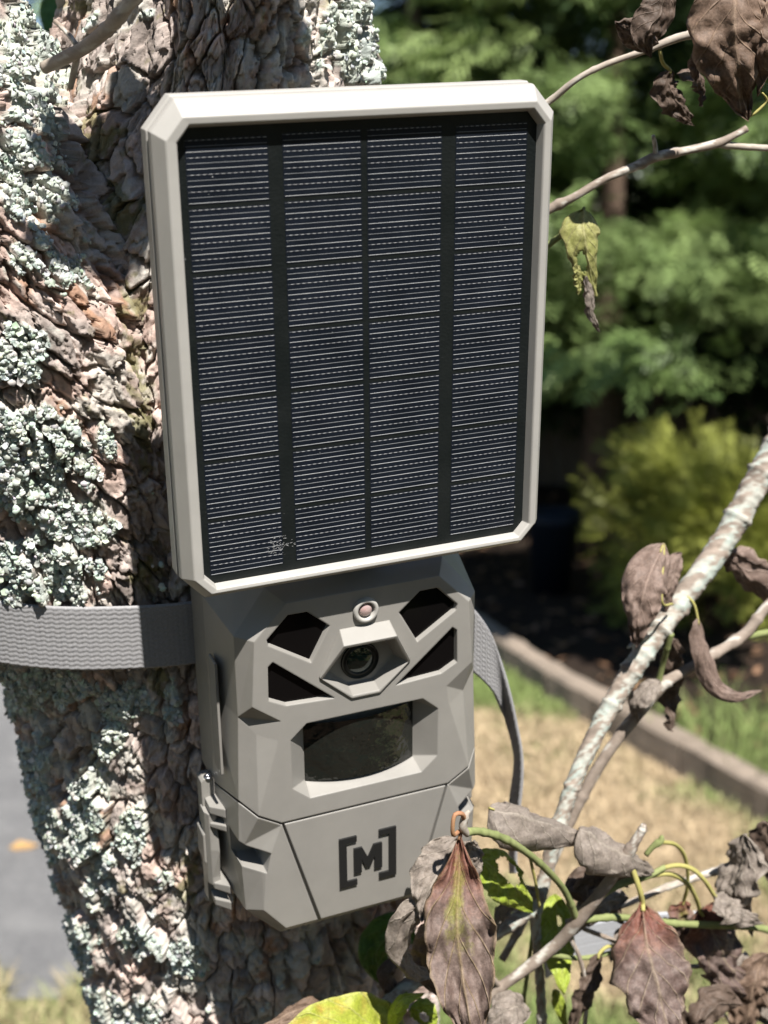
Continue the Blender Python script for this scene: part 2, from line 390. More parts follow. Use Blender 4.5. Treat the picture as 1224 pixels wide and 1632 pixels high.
# landscape timbers laid end to end
def mat_wood(name, c0, c1, axis_scale=(6, 60, 60), bd=0.004):
    m, nt, N, L, B = mat_new(name)
    tc = N.new('ShaderNodeTexCoord'); mp = N.new('ShaderNodeMapping'); mp.inputs['Scale'].default_value = axis_scale
    L.new(tc.outputs['Object'], mp.inputs[0])
    f = n_noise(nt, 1, 6, 0.7, mp.outputs[0]); g = n_noise(nt, 4, 4, 0.6, tc.outputs['Object'])
    c = n_ramp(nt, f.outputs['Fac'], [(0.3, c0), (0.7, c1)]).outputs[0]
    L.new(n_mix(nt, n_math(nt, 'MULTIPLY', g.outputs['Fac'], 0.35), c, tuple(x * 0.55 for x in c0)), B.inputs['Base Color'])
    L.new(n_bump(nt, f.outputs['Fac'], 0.7, bd), B.inputs['Normal']); B.inputs['Roughness'].default_value = 0.9
    return m
TIMBER_M = mat_wood('weathered_timber', (0.17, 0.135, 0.105), (0.33, 0.265, 0.205))
TL = ['weathered landscape timber lying in shade behind the grey camera, far end of the edging',
      'short weathered landscape timber between the shaded one and the sunlit one',
      'sunlit landscape timber edging the lawn behind the lichen-covered branch',
      'nearest landscape timber, at the right edge beyond the brown leaves']
for i in range(4):
    a, b = np.array(TIMBER[i]), np.array(TIMBER[i + 1]); d = b - a; ln = np.linalg.norm(d) - 0.008
    w, h, c = 0.038, 0.10, 0.010; n = 14
    prof = [(-w, 0), (-w, h - c), (-w + c, h), (w - c, h), (w, h - c), (w, 0)]
    V = []
    for k in range(n + 1):
        x = ln * k / n
        for j, (y, z) in enumerate(prof):
            e = 0 if k in (0, n) else 0.004
            V.append((x, y + random.uniform(-e, e), z + (random.uniform(-e, e) if z > 0 else 0)))
    F = [tuple(range(5, -1, -1)), tuple(n * 6 + j for j in range(6))] + [(k * 6 + j, k * 6 + (j + 1) % 6, k * 6 + 6 + (j + 1) % 6, k * 6 + 6 + j) for k in range(n) for j in range(6)]
    o = mesh_pd('landscape_timber', V, F, TIMBER_M)
    o.location = (a[0], a[1], 0.002); o.rotation_euler = (0, 0, math.atan2(d[1], d[0]))
    tag(o, TL[i], 'timber', 'timbers edging the planting bed')

# ---------------------------------------------------------------- grass
GRASS_M = mat_vcol('grass_blade', 0.8, 30, 120, 0.25, 0.0, 0.001)
def grass(name, label, n, xr, yr, hmin, hmax, test, seed, greenness=None):
    r = np.random.default_rng(seed)
    x = r.uniform(*xr, n); y = r.uniform(*yr, n); ok = test(x, y); x, y = x[ok], y[ok]; n = len(x)
    g = fbm(x * 1.7, y * 1.7, 31, 3) if greenness is None else np.full(n, greenness)
    green = np.clip((g - 0.44) * 8 + r.normal(0, 0.25, n), 0, 1)[:, None]
    h = r.uniform(hmin, hmax, n) * (0.6 + 0.7 * green[:, 0]); an = r.uniform(0, 2 * math.pi, n); le = r.uniform(0.15, 1.1, n) * h * (1.7 - green[:, 0])
    w = r.uniform(0.0015, 0.003, n); ca, sa = np.cos(an), np.sin(an); b = r.uniform(0, 2 * math.pi, n)
    base = np.stack([x, y, np.zeros(n)], 1); side = np.stack([np.cos(b), np.sin(b), np.zeros(n)], 1) * w[:, None]
    mid = base + np.stack([ca * le * 0.35, sa * le * 0.35, h * 0.6], 1); tip = base + np.stack([ca * le, sa * le, h * 0.95], 1)
    V = np.stack([base - side, base + side, mid + side * 0.8, mid - side * 0.8, tip], 1).reshape(-1, 3)
    i = np.arange(n)[:, None] * 5
    F = np.concatenate([i + [0, 1, 2], i + [0, 2, 3], i + [3, 2, 4]])
    straw = np.array([0.46, 0.355, 0.225]) * r.uniform(0.65, 1.2, (n, 1)); gr = np.array([0.19, 0.245, 0.08]) * r.uniform(0.6, 1.35, (n, 1))
    c = np.repeat(straw * (1 - green) + gr * green, 5, 0)
    return tag(mesh_np(name, V, F, GRASS_M, smooth=False, col=c), label, 'grass', kind='stuff')
def timber_x(y):
    ys = np.array([p[1] for p in TIMBER])[::-1]; xs = np.array([p[0] for p in TIMBER])[::-1]
    return np.interp(y, ys, xs)
grass('lawn_grass', 'short dry straw-coloured and green lawn grass in front of the timber edging', 150000, (-0.05, 1.7), (1.9, 6.0), 0.012, 0.045,
      lambda x, y: (x < timber_x(y) - 0.05) & (x < y * 0.42), 3)
grass('tall_grass', 'long green grass growing over the timber edging at the right', 11000, (0.7, 2.3), (2.6, 4.9), 0.05, 0.17,
      lambda x, y: (np.abs(x - timber_x(y) - 0.27) < 0.22 + 0.1 * vnoise(x * 3, y * 3, 4)) & (vnoise(x * 5, y * 5, 9) > 0.40) & (y < 3.55 + 0.4 * vnoise(x * 2, y * 2, 12)), 5, 0.6)
grass('verge_grass', 'green and straw grass tuft at the driveway edge left of the trunk', 12000, (-1.0, -0.2), (1.6, 2.6), 0.025, 0.08,
      lambda x, y: (y < 2.24 + 0.5 * (x + 0.62) + 0.28 * vnoise(x * 9, y * 9, 2)), 8, 0.49)

# ---------------------------------------------------------------- fence
FENCE_M = mat_wood('old_fence_board', (0.08, 0.062, 0.048), (0.19, 0.15, 0.115), (60, 60, 5), 0.003)
fence = far_root('wooden_fence', 'dark vertical board fence in deep shade under the conifers', 'fence', (0, 7.55, 0))
for k in range(64):
    w, h, t = 0.142, 1.55 + random.uniform(-0.02, 0.02), 0.02; x = -3.2 + k * 0.15; c = 0.03
    V = []
    for yy in (0, t): V += [(x, yy, 0), (x + w, yy, 0), (x + w, yy, h - c), (x + w - c, yy, h), (x + c, yy, h), (x, yy, h - c)]
    jy = random.uniform(-0.008, 0.008); V = [(a, b + jy, z) for a, b, z in V]
    F = [tuple(range(6)), tuple(range(11, 5, -1))] + [(i, (i + 1) % 6, 6 + (i + 1) % 6, 6 + i) for i in range(6)]
    mesh_pd('fence_board', V, F, FENCE_M, fence)
for z in (0.3, 1.2):
    V = [(x, y, z + dz) for x in (-3.2, 6.4) for y in (0.03, 0.07) for dz in (0, 0.09)]
    mesh_pd('rail', V, [(0, 1, 3, 2), (4, 6, 7, 5), (0, 4, 5, 1), (2, 3, 7, 6), (0, 2, 6, 4), (1, 5, 7, 3)], FENCE_M, fence)

# ---------------------------------------------------------------- conifers and shrubs
def mat_foliage(name):
    m, nt, N, L, B = mat_new(name)
    a = N.new('ShaderNodeAttribute'); a.attribute_name = 'Col'
    L.new(a.outputs['Color'], B.inputs['Base Color']); B.inputs['Roughness'].default_value = 0.5; B.inputs['Specular IOR Level'].default_value = 0.4
    tr = N.new('ShaderNodeBsdfTranslucent'); L.new(a.outputs['Color'], tr.inputs['Color'])
    mx = N.new('ShaderNodeMixShader'); mx.inputs[0].default_value = 0.3
    L.new(B.outputs[0], mx.inputs[1]); L.new(tr.outputs[0], mx.inputs[2]); L.new(mx.outputs[0], N['Material Output'].inputs[0])
    return m
FOL = mat_foliage('foliage')
TRUNK_M = mat_ground('conifer_bark', (0.05, 0.035, 0.025), (0.14, 0.095, 0.07), 30, 0.01)
def spray_template(r):
    """flat feathery spray about 1 long: leaflets left and right of a spine"""
    V, F = [], []
    for i in range(5):
        t = 0.08 + i * 0.18
        for s in (-1, 1):
            l = (0.5 * math.sin(math.pi * (0.18 + 0.74 * t))) * r.uniform(0.8, 1.2)
            b = np.array([t, 0, -0.12 * t * t]); e = b + np.array([l * 0.75, s * l * 0.72, -0.10 * l + r.uniform(-0.05, 0.05)])
            k = len(V); q = (b + e) / 2; nn = np.array([-0.72 * s, 0.75, 0]) * 0.04
            V += [b, q + nn, e, q - nn]; F += [(k, k + 1, k + 2), (k, k + 2, k + 3)]
    return np.array(V), np.array(F)
def scatter(name, parent, pos, dirs, size, colr, seed, tmpl=None):
    r = np.random.default_rng(seed); TV, TF = tmpl or spray_template(r); n = len(pos)
    X = unit(dirs); Z = unit(np.array([0, 0, 1.0]) + r.normal(0, 0.45, (n, 3))); Y = unit(np.cross(Z, X)); Z = np.cross(X, Y)
    V = pos[:, None, :] + size[:, None, None] * (TV[None, :, 0:1] * X[:, None] + TV[None, :, 1:2] * Y[:, None] + TV[None, :, 2:3] * Z[:, None])
    F = (np.arange(n)[:, None, None] * len(TV) + TF[None]).reshape(-1, 3)
    return mesh_np(name, V.reshape(-1, 3), F, FOL, parent, smooth=False, col=np.repeat(colr, len(TV), 0))
def tube_mesh(name, P, R, mat, parent, seg=10):
    P = np.asarray(P, float); T, N_, B_ = frames(P); a = np.linspace(0, 2 * math.pi, seg, endpoint=False)
    V = (P[:, None] + np.asarray(R)[:, None, None] * (np.cos(a)[None, :, None] * N_[:, None] + np.sin(a)[None, :, None] * B_[:, None])).reshape(-1, 3)
    n = len(P); i = np.arange(n - 1)[:, None] * seg; j = np.arange(seg)[None]; k = (j + 1) % seg
    F = np.stack([i + j, i + k, i + seg + k, i + seg + j], -1).reshape(-1, 4)
    return mesh_np(name, V, F, mat, parent)
def conifer(label, x, y, h, rad, z0, n, colA, colB, seed, size=(0.10, 0.20), group='conifers behind the lawn'):
    r = np.random.default_rng(seed)
    t = far_root('conifer_tree', label, 'tree', (x, y, 0), group)
    tube_mesh('trunk', spline([(0, 0, -0.05), (0.03, 0.02, h * 0.45), (0, 0, h * 0.97)], 14), np.linspace(0.10, 0.012, 14), TRUNK_M, t)
    zb = np.sort(r.uniform(0, 1, 90) ** 1.15); B = []; pos, dr = [], []
    for q in zb:                                     # boughs: foliage grows along them, gaps remain between
        a = r.uniform(0, 2 * math.pi); L = rad * (1 - q) ** 0.7 * r.uniform(0.6, 1.25) + 0.12; z = z0 + (h - z0) * q
        nb = max(5, int(n / 50 * (L / rad + 0.3)))
        u = r.uniform(0.3, 1.05, nb) ** 0.6; droop = r.uniform(0.05, 0.35)
        px = u * L; spread = 0.17 * L * (1.2 - u * 0.4)
        off = r.normal(0, 1, (nb, 3)) * spread[:, None] * [0.55, 0.55, 0.30]
        pz = z + L * (0.28 * u - droop * u * u)
        pos.append(np.stack([math.cos(a) * px, math.sin(a) * px, pz], 1) + off)
        d = np.stack([np.full(nb, math.cos(a)), np.full(nb, math.sin(a)), 0.25 - 0.5 * u], 1) + r.normal(0, 0.45, (nb, 3)); dr.append(d)
    pos = np.concatenate(pos); dr = np.concatenate(dr); n = len(pos)
    cl = fbm(pos[:, 0] * 3 + seed, pos[:, 2] * 3 + pos[:, 1] * 2, seed, 3)[:, None]
    c = np.array(colA) * (1 - cl) + np.array(colB) * cl; c = c * r.uniform(0.65, 1.35, (n, 1))
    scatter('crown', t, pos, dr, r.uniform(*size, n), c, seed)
    return t
G0, G1 = (0.045, 0.09, 0.026), (0.33, 0.44, 0.15)
conifer('tall feathery conifer showing above the solar panel, between trunk and panel corner', 0.12, 6.9, 3.7, 1.15, 1.0, 3600, G0, G1, 11)
conifer('bright green feathery conifer right of the solar panel top corner', 1.05, 6.4, 3.5, 1.2, 0.95, 4300, G0, (0.40, 0.50, 0.19), 12)
conifer('dark green conifer at the right edge behind the brown hanging leaves', 2.05, 6.2, 3.4, 1.2, 0.55, 3800, G0, G1, 13)
conifer('conifer outside the right of the view beside the dark green one', 3.0, 6.8, 5.0, 1.1, 0.5, 500, G0, G1, 14)
conifer('conifer hidden behind the tree trunk', -1.2, 7.6, 5.2, 1.2, 0.6, 500, G0, G1, 15)
conifer('conifer coloured as in shade, closing the gap behind the two front conifers', 0.6, 8.0, 5.0, 1.5, 0.9, 1700, (0.02, 0.04, 0.014), (0.05, 0.085, 0.03), 16, (0.24, 0.42))  # rear conifers get near-black greens, painting the shade between front boughs
conifer('conifer coloured as in shade behind the right-hand conifers', 1.7, 8.0, 5.0, 1.5, 0.5, 1500, (0.02, 0.04, 0.014), (0.05, 0.085, 0.03), 18, (0.24, 0.42))
conifer('conifer coloured as in shade behind the trunk and the panel corner', -0.5, 8.2, 5.2, 1.4, 0.7, 1500, (0.02, 0.04, 0.014), (0.05, 0.085, 0.03), 19, (0.24, 0.42))
conifer('conifer coloured as in shade, farthest back behind the brown hanging leaves', 1.15, 9.6, 6.0, 1.9, 0.5, 1500, (0.02, 0.04, 0.014), (0.05, 0.085, 0.03), 20, (0.26, 0.46))
conifer('conifer left of the trunk beyond the driveway', -3.1, 9.5, 5.5, 1.3, 0.4, 500, G0, G1, 17)
for k, (bx, by, bh) in enumerate(((-4.2, -3.6, 4.4), (-2.4, -4.2, 4.8), (-0.6, -4.0, 4.4), (1.2, -4.3, 4.9), (3.0, -3.8, 4.5), (4.8, -3.2, 4.6), (-5.6, -1.6, 4.6))):  # unseen row, added to block low sky light on front faces
    conifer(('first', 'third', 'fourth', 'fifth', 'sixth', 'seventh', 'second')[k] + ' conifer from the left in the unseen row added behind the viewer to cut sky light', bx, by, bh, 1.35, 0.2, 420, G0, (0.10, 0.17, 0.05), 60 + k, (0.34, 0.6), 'added conifers behind the viewer')
def shrub(label, x, y, rx, h, n, colA, colB, seed, size=(0.06, 0.12)):
    r = np.random.default_rng(seed); t = far_root('golden_shrub', label, 'shrub', (x, y, 0), 'golden shrubs in the bed')
    for k in range(5):
        a = r.uniform(0, 6.28); tube_mesh('stem', spline([(0, 0, -0.02), (math.cos(a) * rx * 0.2, math.sin(a) * rx * 0.2, h * 0.4), (math.cos(a) * rx * 0.55, math.sin(a) * rx * 0.55, h * 0.8)], 8), np.linspace(0.02, 0.005, 8), TRUNK_M, t, 7)
    C = unit(r.normal(0, 1, (46, 3))) * r.uniform(0.45, 1, (46, 1)); C[:, 2] = np.abs(C[:, 2])
    k = r.integers(0, 46, n); d = unit(r.normal(0, 1, (n, 3)))
    pos = (C[k] * [rx, rx, h * 0.86]) + d * r.uniform(0, 0.19, (n, 1)) + [0, 0, 0.06]
    pos[:, 2] = np.abs(pos[:, 2])
    cl = fbm(pos[:, 0] * 5 + seed, pos[:, 2] * 5 + pos[:, 1] * 3, seed, 3)[:, None]
    c = (np.array(colA) * (1 - cl) + np.array(colB) * cl) * r.uniform(0.7, 1.3, (n, 1))
    scatter('crown', t, pos, unit(pos * [1, 1, 0.6]) + d * 0.6, r.uniform(*size, n), c, seed)
shrub('yellow green thread-leaved shrub behind the lichen-covered branch', 1.5, 5.2, 0.72, 0.62, 4400, (0.10, 0.12, 0.02), (0.46, 0.48, 0.11), 21)
shrub('golden shrub at the right edge below the conifer', 2.25, 4.7, 0.62, 0.8, 3200, (0.10, 0.12, 0.02), (0.46, 0.48, 0.12), 22)

# dark blue pot in the shade
pot_c = ground(878, 945)
POT_M = mat_simple('dark_blue_glaze', (0.008, 0.012, 0.02), 0.5, 0.2)
prof = [(0.0, 0.0), (0.075, 0.0), (0.10, 0.28), (0.115, 0.29), (0.115, 0.335), (0.098, 0.335), (0.09, 0.27), (0.0, 0.27)]
V = [(r * math.cos(a), r * math.sin(a), z) for r, z in prof for a in np.linspace(0, 2 * math.pi, 28, endpoint=False)]
F = [(i * 28 + j, i * 28 + (j + 1) % 28, (i + 1) * 28 + (j + 1) % 28, (i + 1) * 28 + j) for i in range(len(prof) - 1) for j in range(28)]
pot = far_root('plant_pot', 'dark blue glazed pot standing in deep shade left of the golden shrub', 'pot', (pot_c[0], pot_c[1], 0.007))
mesh_pd('pot_body', V, F, POT_M, pot, True)

# fallen leaves on the bed
r = np.random.default_rng(77); n = 900
pos = np.stack([r.uniform(0.2, 2.4, n), r.uniform(3.4, 7.2, n), r.uniform(0.012, 0.03, n)], 1); pos = pos[pos[:, 0] > timber_x(pos[:, 1]) + 0.08]; n = len(pos)
TVl = np.array([(0, 0, 0), (0.35, 0.22, 0.08), (1, 0, 0.12), (0.35, -0.22, 0.1)]); TFl = np.array([(0, 1, 2), (0, 2, 3)])
lit = scatter('leaf_litter', None, pos, r.normal(0, 1, (n, 3)) * [1, 1, 0.15], r.uniform(0.04, 0.08, n), np.array([0.26, 0.15, 0.09]) * r.uniform(0.5, 1.3, (n, 1)), 5, (TVl, TFl))
tag(lit, 'brown fallen leaves scattered over the shaded planting bed', 'leaf litter', kind='stuff')
p = ground(14, 1351, 0.012)
fl = scatter('fallen_leaf', None, np.array([p]), np.array([[1, 0.1, 0.02]]), np.array([0.07]), np.array([[0.55, 0.33, 0.13]]), 6, (TVl, TFl))
tag(fl, 'single orange fallen leaf on the grey driveway at the left edge', 'leaf')

# broad-leaved tree added out of view; boughs placed sunward to shade the bed
def shade_caster(label, trunk, boughs, n, seed, lsize=(0.07, 0.12)):
    r = np.random.default_rng(seed); t = far_root('added_shade_tree', label, 'tree', (trunk[0][0], trunk[0][1], 0))
    o = np.array([trunk[0][0], trunk[0][1], 0])
    tube_mesh('trunk', spline([np.array(p) - o for p in trunk], 16), np.linspace(0.14, 0.05, 16), TRUNK_M, t)
    P = []
    top = np.array(trunk[-1]) - o
    for bx, by, bz, br in boughs:
        e = np.array([bx, by, bz]) - o
        tube_mesh('limb', spline([top, (top + e) / 2 + [0, 0, 0.15], e], 10), np.linspace(0.05, 0.01, 10), TRUNK_M, t, 7)
        k = int(n * br * br / sum(b[3] ** 2 for b in boughs))
        d = unit(r.normal(0, 1, (k, 3))) * r.uniform(0, 1, (k, 1)) ** 0.45 * br * [1, 1, 0.4]; P.append(e + d)
    P = np.concatenate(P); n = len(P)
    scatter('crown', t, P, r.normal(0, 1, (n, 3)) * [1, 1, 0.4], r.uniform(*lsize, n), np.array([0.07, 0.13, 0.03]) * r.uniform(0.6, 1.4, (n, 1)), seed,
            (np.array([(0, 0, 0), (0.35, 0.3, 0.02), (1, 0, -0.08), (0.35, -0.3, 0.02)]), TFl))
shade_caster('unseen broad-leaved tree added beside the lawn so its boughs shade the bed', [(2.9, 3.4, -0.05), (2.8, 3.5, 1.6), (2.3, 3.6, 2.9)],
          [(x + S_W[0] / S_W[2] * 2.8, y + S_W[1] / S_W[2] * 2.8, 2.8, br) for x, y, br in ((0.25, 5.0, .36), (0.62, 5.0, .36), (0.5, 5.5, .36), (0.95, 4.5, .3), (0.32, 4.7, .3), (0.52, 4.62, .22), (-0.1, 5.6, .4))], 9500, 41)
# ---------------------------------------------------------------- the tree: displaced bark, plates, lichen
tree = near_root('dogwood_tree', 'old tree trunk with scaly grey brown bark and pale mint lichen carrying the camera', 'tree', (0, 0.17, -1.45))
TB = np.array([0, 0.17, -1.45])
LICHEN_SPOTS = [  # where patches sit (pixels of the photograph: centre, radii, strength)
    (30, 120, 75, 190, 1.0), (80, 60, 40, 110, .9), (60, 330, 60, 110, .8), (20, 260, 40, 130, 1.0), (90, 430, 45, 50, .6), (25, 560, 55, 70, 1.0), (15, 420, 40, 60, .5),
    (70, 740, 100, 120, 1.15), (130, 830, 60, 60, 1.0), (40, 900, 60, 70, 1.0), (110, 930, 50, 35, .9), (20, 680, 60, 70, 1.0), (150, 690, 30, 40, .6), (85, 880, 90, 80, .9),
    (40, 1095, 80, 60, .9), (120, 1080, 60, 35, .7), (215, 1105, 60, 38, 1.0), (190, 1160, 35, 40, .9), (280, 1100, 25, 50, .9), (80, 1215, 38, 70, 1.0), (100, 1310, 30, 80, 1.0),
    (155, 1290, 38, 90, 1.0), (185, 1350, 30, 60, .8), (225, 1310, 28, 60, 1.0), (45, 1260, 25, 50, .7), (100, 1440, 25, 60, .8), (150, 1495, 40, 60, .9), (175, 1400, 22, 60, .8),
    (240, 1480, 40, 50, .9), (300, 1515, 45, 40, 1.05), (130, 1530, 30, 50, .9), (170, 1600, 60, 45, 1.0), (235, 1600, 40, 40, .8), (270, 1385, 20, 25, .7),
    (530, 55, 60, 70, 1.05), (608, 70, 22, 70, 1.0), (560, 110, 50, 30, .8), (345, 55, 25, 40, .5), (240, 30, 30, 25, .3), (470, 60, 30, 50, .4)]
MOSS_SPOTS = [(170, 220, 60, 60, 1.), (200, 330, 50, 60, .9), (210, 480, 40, 60, .7), (215, 640, 40, 160, .8), (230, 900, 40, 80, .6), (255, 1080, 25, 40, .8), (60, 1330, 30, 60, .5), (500, 20, 40, 30, .6), (160, 10, 40, 20, .6), (300, 1390, 25, 60, .7), (215, 1390, 20, 20, .6), (420, 10, 60, 30, .3)]
def spots(L, u, v):
    m = np.zeros(u.shape)
    for cu, cv, ru, rv, s in L: m = np.maximum(m, s * (1 - ((u - cu) / ru) ** 2 - ((v - cv) / rv) ** 2))
    return m
def bark_tube(path, zs, th, seed, cw, ch, fine):
    """path rows: z, cx, cy, rx, ry ; returns grid data"""
    path = np.array(path, float); nz, nt = len(zs), len(th)
    cx, cy, rx, ry = (np.interp(zs, path[:, 0], path[:, k]) for k in range(1, 5))
    k = np.ones(9) / 9
    TH, Z = np.meshgrid(th, zs); S = TH * 100.0; Zm = Z * 1000.0                       # mm
    nx, ny = np.cos(TH), np.sin(TH)
    X0 = cx[:, None] + rx[:, None] * nx; Y0 = cy[:, None] + ry[:, None] * ny
    u, v = project_pf(np.stack([X0.ravel(), Y0.ravel(), Z.ravel()], 1)); u = u.reshape(Z.shape); v = v.reshape(Z.shape)
    w = fine(Z)
    ws = S + 5.0 * (fbm(S / 16, Zm / 22, seed + 1, 3) - .5) * 2 + 1.6 * (fbm(S / 4, Zm / 5, seed + 2, 2) - .5) * 2
    wz = Zm + 6.0 * (fbm(S / 15, Zm / 18, seed + 3, 3) - .5) * 2 + 2.0 * (fbm(S / 4, Zm / 5, seed + 4, 2) - .5) * 2
    wz = wz + 0.35 * ws * 0
    f1, f2, cid, vx, vy = voro(ws / cw, wz / ch, seed, 0.9)
    e = f2 - f1
    hc = hsh(cid // 20000, cid % 20000, seed + 9); hc2 = hsh(cid // 20000, cid % 20000, seed + 10); hc3 = hsh(cid // 20000, cid % 20000, seed + 11); hc4 = hsh(cid // 20000, cid % 20000, seed + 12)
    rag = (fbm(S / 2.0, Zm / 2.6, seed + 6, 3) - .5)
    g = sstep(0.02, 0.115, e + rag * 0.10)                                            # narrow, steep cracks
    b1, b2, bid, bx, by = voro(ws / 5.2 + 7, wz / 8.6 + 3, seed + 70, 0.95)               # flakes on each plate: flat steps
    hb = hsh(bid // 20000, bid % 20000, seed + 71); hb2 = hsh(bid // 20000, bid % 20000, seed + 72)
    flake = (hb - .5) * 3.4 + bx * 2.0 * (hb2 - .5) - (1 - sstep(0.0, 0.07, b2 - b1 + rag * .06)) * 1.0
    h = g * (4.6 + 4.6 * hc + flake + vx * cw * 0.20 * (hc2 - .5) * 2 - vy * ch * 0.05 * (hc3 - .2)) \
        + (fbm(S / 1.4, Zm / 2.0, seed + 20, 3) - .5) * 1.5 + (fbm(S / 40, Zm / 60, seed + 21, 3) - .5) * 6
    furrow = sstep(0.56, 0.68, fbm(S / 26 + Zm / 160, Zm / 95, seed + 30, 3)); h = h - furrow * 5.0
    # lichen: lumpy mats that ride on the plates
    lm = spots(LICHEN_SPOTS, u, v) + (fbm(S / 9, Zm / 10, seed + 40, 4) - .5) * 1.5
    lm = sstep(0.34, 0.50, lm) * sstep(0.05, 0.25, e + 0.12 * hc4)
    lf1, lf2, lid, _, _ = voro(S / 2.6 + .8 * fbm(S / 2, Zm / 2, seed + 44, 2), Zm / 2.8, seed + 41, 1.0)
    lump = np.sqrt(np.clip(1 - (lf1 / 0.75) ** 2, 0, 1)) * (0.6 + hsh(lid // 20000, lid % 20000, seed + 42))
    lf3, _, _, _, _ = voro(S / 1.15, Zm / 1.15, seed + 45, 1.0); lump = lump * 1.5 + np.clip(1 - lf3 / .7, 0, 1) * 0.5
    crk = np.abs(fbm(ws / 7, wz / 11, seed + 60, 3) - .5); h = h - g * 1.6 * (1 - sstep(0.0, 0.035, crk))
    h = h + lm * (0.5 + lump * 0.75)
    R = 0.001 * h * w
    P = np.stack([X0 + nx * R, Y0 + ny * R, Z], -1)
    # colours belong to each plate, moss and lichen
    base = np.stack([0.25 + 0.235 * hc2, 0.21 + 0.20 * hc2, 0.188 + 0.183 * hc2], -1)
    n2 = fbm(S / 7, Zm / 9, seed + 50, 4)[..., None]
    base = base * (0.62 + 0.8 * n2) * (0.8 + 0.4 * hb)[..., None]
    pinkf = sstep(0.45, 0.65, fbm(S / 30, Zm / 35, seed + 51, 3))[..., None]
    base = base * (1 + pinkf * np.array([0.16, 0.03, -0.02]))
    org = (0.75 * sstep(0.895, 0.915, hc3) * sstep(0.40, 0.58, fbm(S / 6, Zm / 6, seed + 52, 3)))[..., None]
    base = base * (1 - org) + org * np.array([0.31, 0.17, 0.10])
    greyl = (sstep(0.52, 0.66, fbm(S / 14, Zm / 14, seed + 53, 4)) * 0.7)[..., None]
    base = base * (1 - greyl) + greyl * np.array([0.50, 0.48, 0.43])
    mm_ = sstep(0.35, 0.8, spots(MOSS_SPOTS, u, v) + (fbm(S / 4, Zm / 4, seed + 54, 4) - .5) * 2.0)[..., None]
    base = base * (1 - mm_ * 0.7) + mm_ * 0.7 * np.array([0.17, 0.16, 0.055])
    lc = np.array([0.45, 0.485, 0.435]) * (0.85 + 0.3 * fbm(S / 3, Zm / 3, seed + 55, 3))[..., None]
    lc = lc * (1 + 0.12 * (fbm(S / 25, Zm / 25, seed + 56, 2)[..., None] - .5) * np.array([1.5, 0.6, -1.5]))
    c = base * (1 - lm[..., None]) + lc * lm[..., None]
    return dict(P=P, C=c, cid=cid + seed * 1000000007, u=u, v=v, lm=lm, N=np.stack([nx, ny, 0 * nx], -1), w=w, shape=(nz, nt))
th0 = math.atan2(-0.59, -0.145)
dense = np.r_[np.linspace(th0 - 1.72, th0 + 0.1, 360), np.linspace(th0 + 0.1, th0 + 1.62, 120)[1:]]; rest = np.linspace(th0 + 1.62, th0 - 1.72 + 2 * math.pi, 34)[1:]
THS = np.r_[dense, rest]
zf = np.r_[np.arange(-0.475, 0.15, 0.00078), np.arange(0.15, 0.235, 0.0015)]
zs = np.r_[np.linspace(-1.47, -0.49, 40), zf, np.linspace(0.25, 0.75, 14)]
main = bark_tube([(-1.5, 0.0, 0.12, 0.135, 0.135), (-1.2, 0.0, 0.13, 0.10, 0.105), (-0.46, -0.003, 0.146, 0.083, 0.092), (-0.25, -0.018, 0.163, 0.095, 0.098), (-0.12, -0.022, 0.169, 0.098, 0.099),
                  (0.0, -0.018, 0.174, 0.086, 0.096), (0.11, -0.005, 0.166, 0.054, 0.080), (0.25, 0.004, 0.17, 0.05, 0.07), (1.5, 0.10, 0.30, 0.045, 0.05)],
                 zs, THS, 3, 11.5, 19.0, lambda Z: sstep(-0.50, -0.47, Z) * (1 - sstep(0.23, 0.26, Z)) * 0.85 + 0.15)
dense2 = np.r_[np.linspace(th0 - 1.72, th0 + 0.8, 310), np.linspace(th0 + 0.8, th0 + 1.6, 50)[1:]]; rest2 = np.linspace(th0 + 1.6, th0 - 1.72 + 2 * math.pi, 26)[1:]
zs2 = np.r_[np.arange(-0.24, 0.14, 0.0008), np.arange(0.14, 0.215, 0.0015), np.linspace(0.23, 0.5, 10)]
limb = bark_tube([(-0.26, -0.040, 0.160, 0.040, 0.040), (-0.2, -0.052, 0.158, 0.056, 0.058), (-0.12, -0.076, 0.149, 0.069, 0.072), (0.0, -0.112, 0.150, 0.078, 0.078), (0.115, -0.168, 0.156, 0.074, 0.074), (0.25, -0.235, 0.165, 0.07, 0.07), (1.35, -0.75, 0.3, 0.05, 0.05)],
                 zs2, np.r_[dense2, rest2], 4, 11.0, 17.0, lambda Z: (1 - sstep(0.21, 0.24, Z)) * 0.85 + 0.15)
def grid_faces(shape, closed=True):
    nz, nt = shape; i = np.arange(nz - 1)[:, None] * nt; j = np.arange(nt)[None]; k = (j + 1) % nt
    return np.stack([i + j, i + k, i + nt + k, i + nt + j], -1).reshape(-1, 4)
parts = []
for name, D in (('trunk', main), ('limb', limb)):
    F = grid_faces(D['shape']); V = D['P'].reshape(-1, 3) - TB; C = D['C'].reshape(-1, 3); cid = D['cid'].ravel(); f0 = F[:, 0]
    u, v = D['u'].ravel(), D['v'].ravel(); nrm = D['N'].reshape(-1, 3); vis = np.einsum('ij,ij->i', nrm, CPF - D['P'].reshape(-1, 3)) > 0
    inside = vis & (u > -10) & (u < 700) & (v > -10) & (v < 1642) & ~((u > 300) & (v > 170) & (v < 1440)) & (D['w'].ravel() > 0.9)
    parts.append([name, F, V, C, cid[f0], inside[f0], D])
ids = np.concatenate([p[4][p[5]] for p in parts]); uq, ct = np.unique(ids, return_counts=True)
big_ids = set(uq[np.argsort(-ct)[:300]].tolist())
lich_pts = []
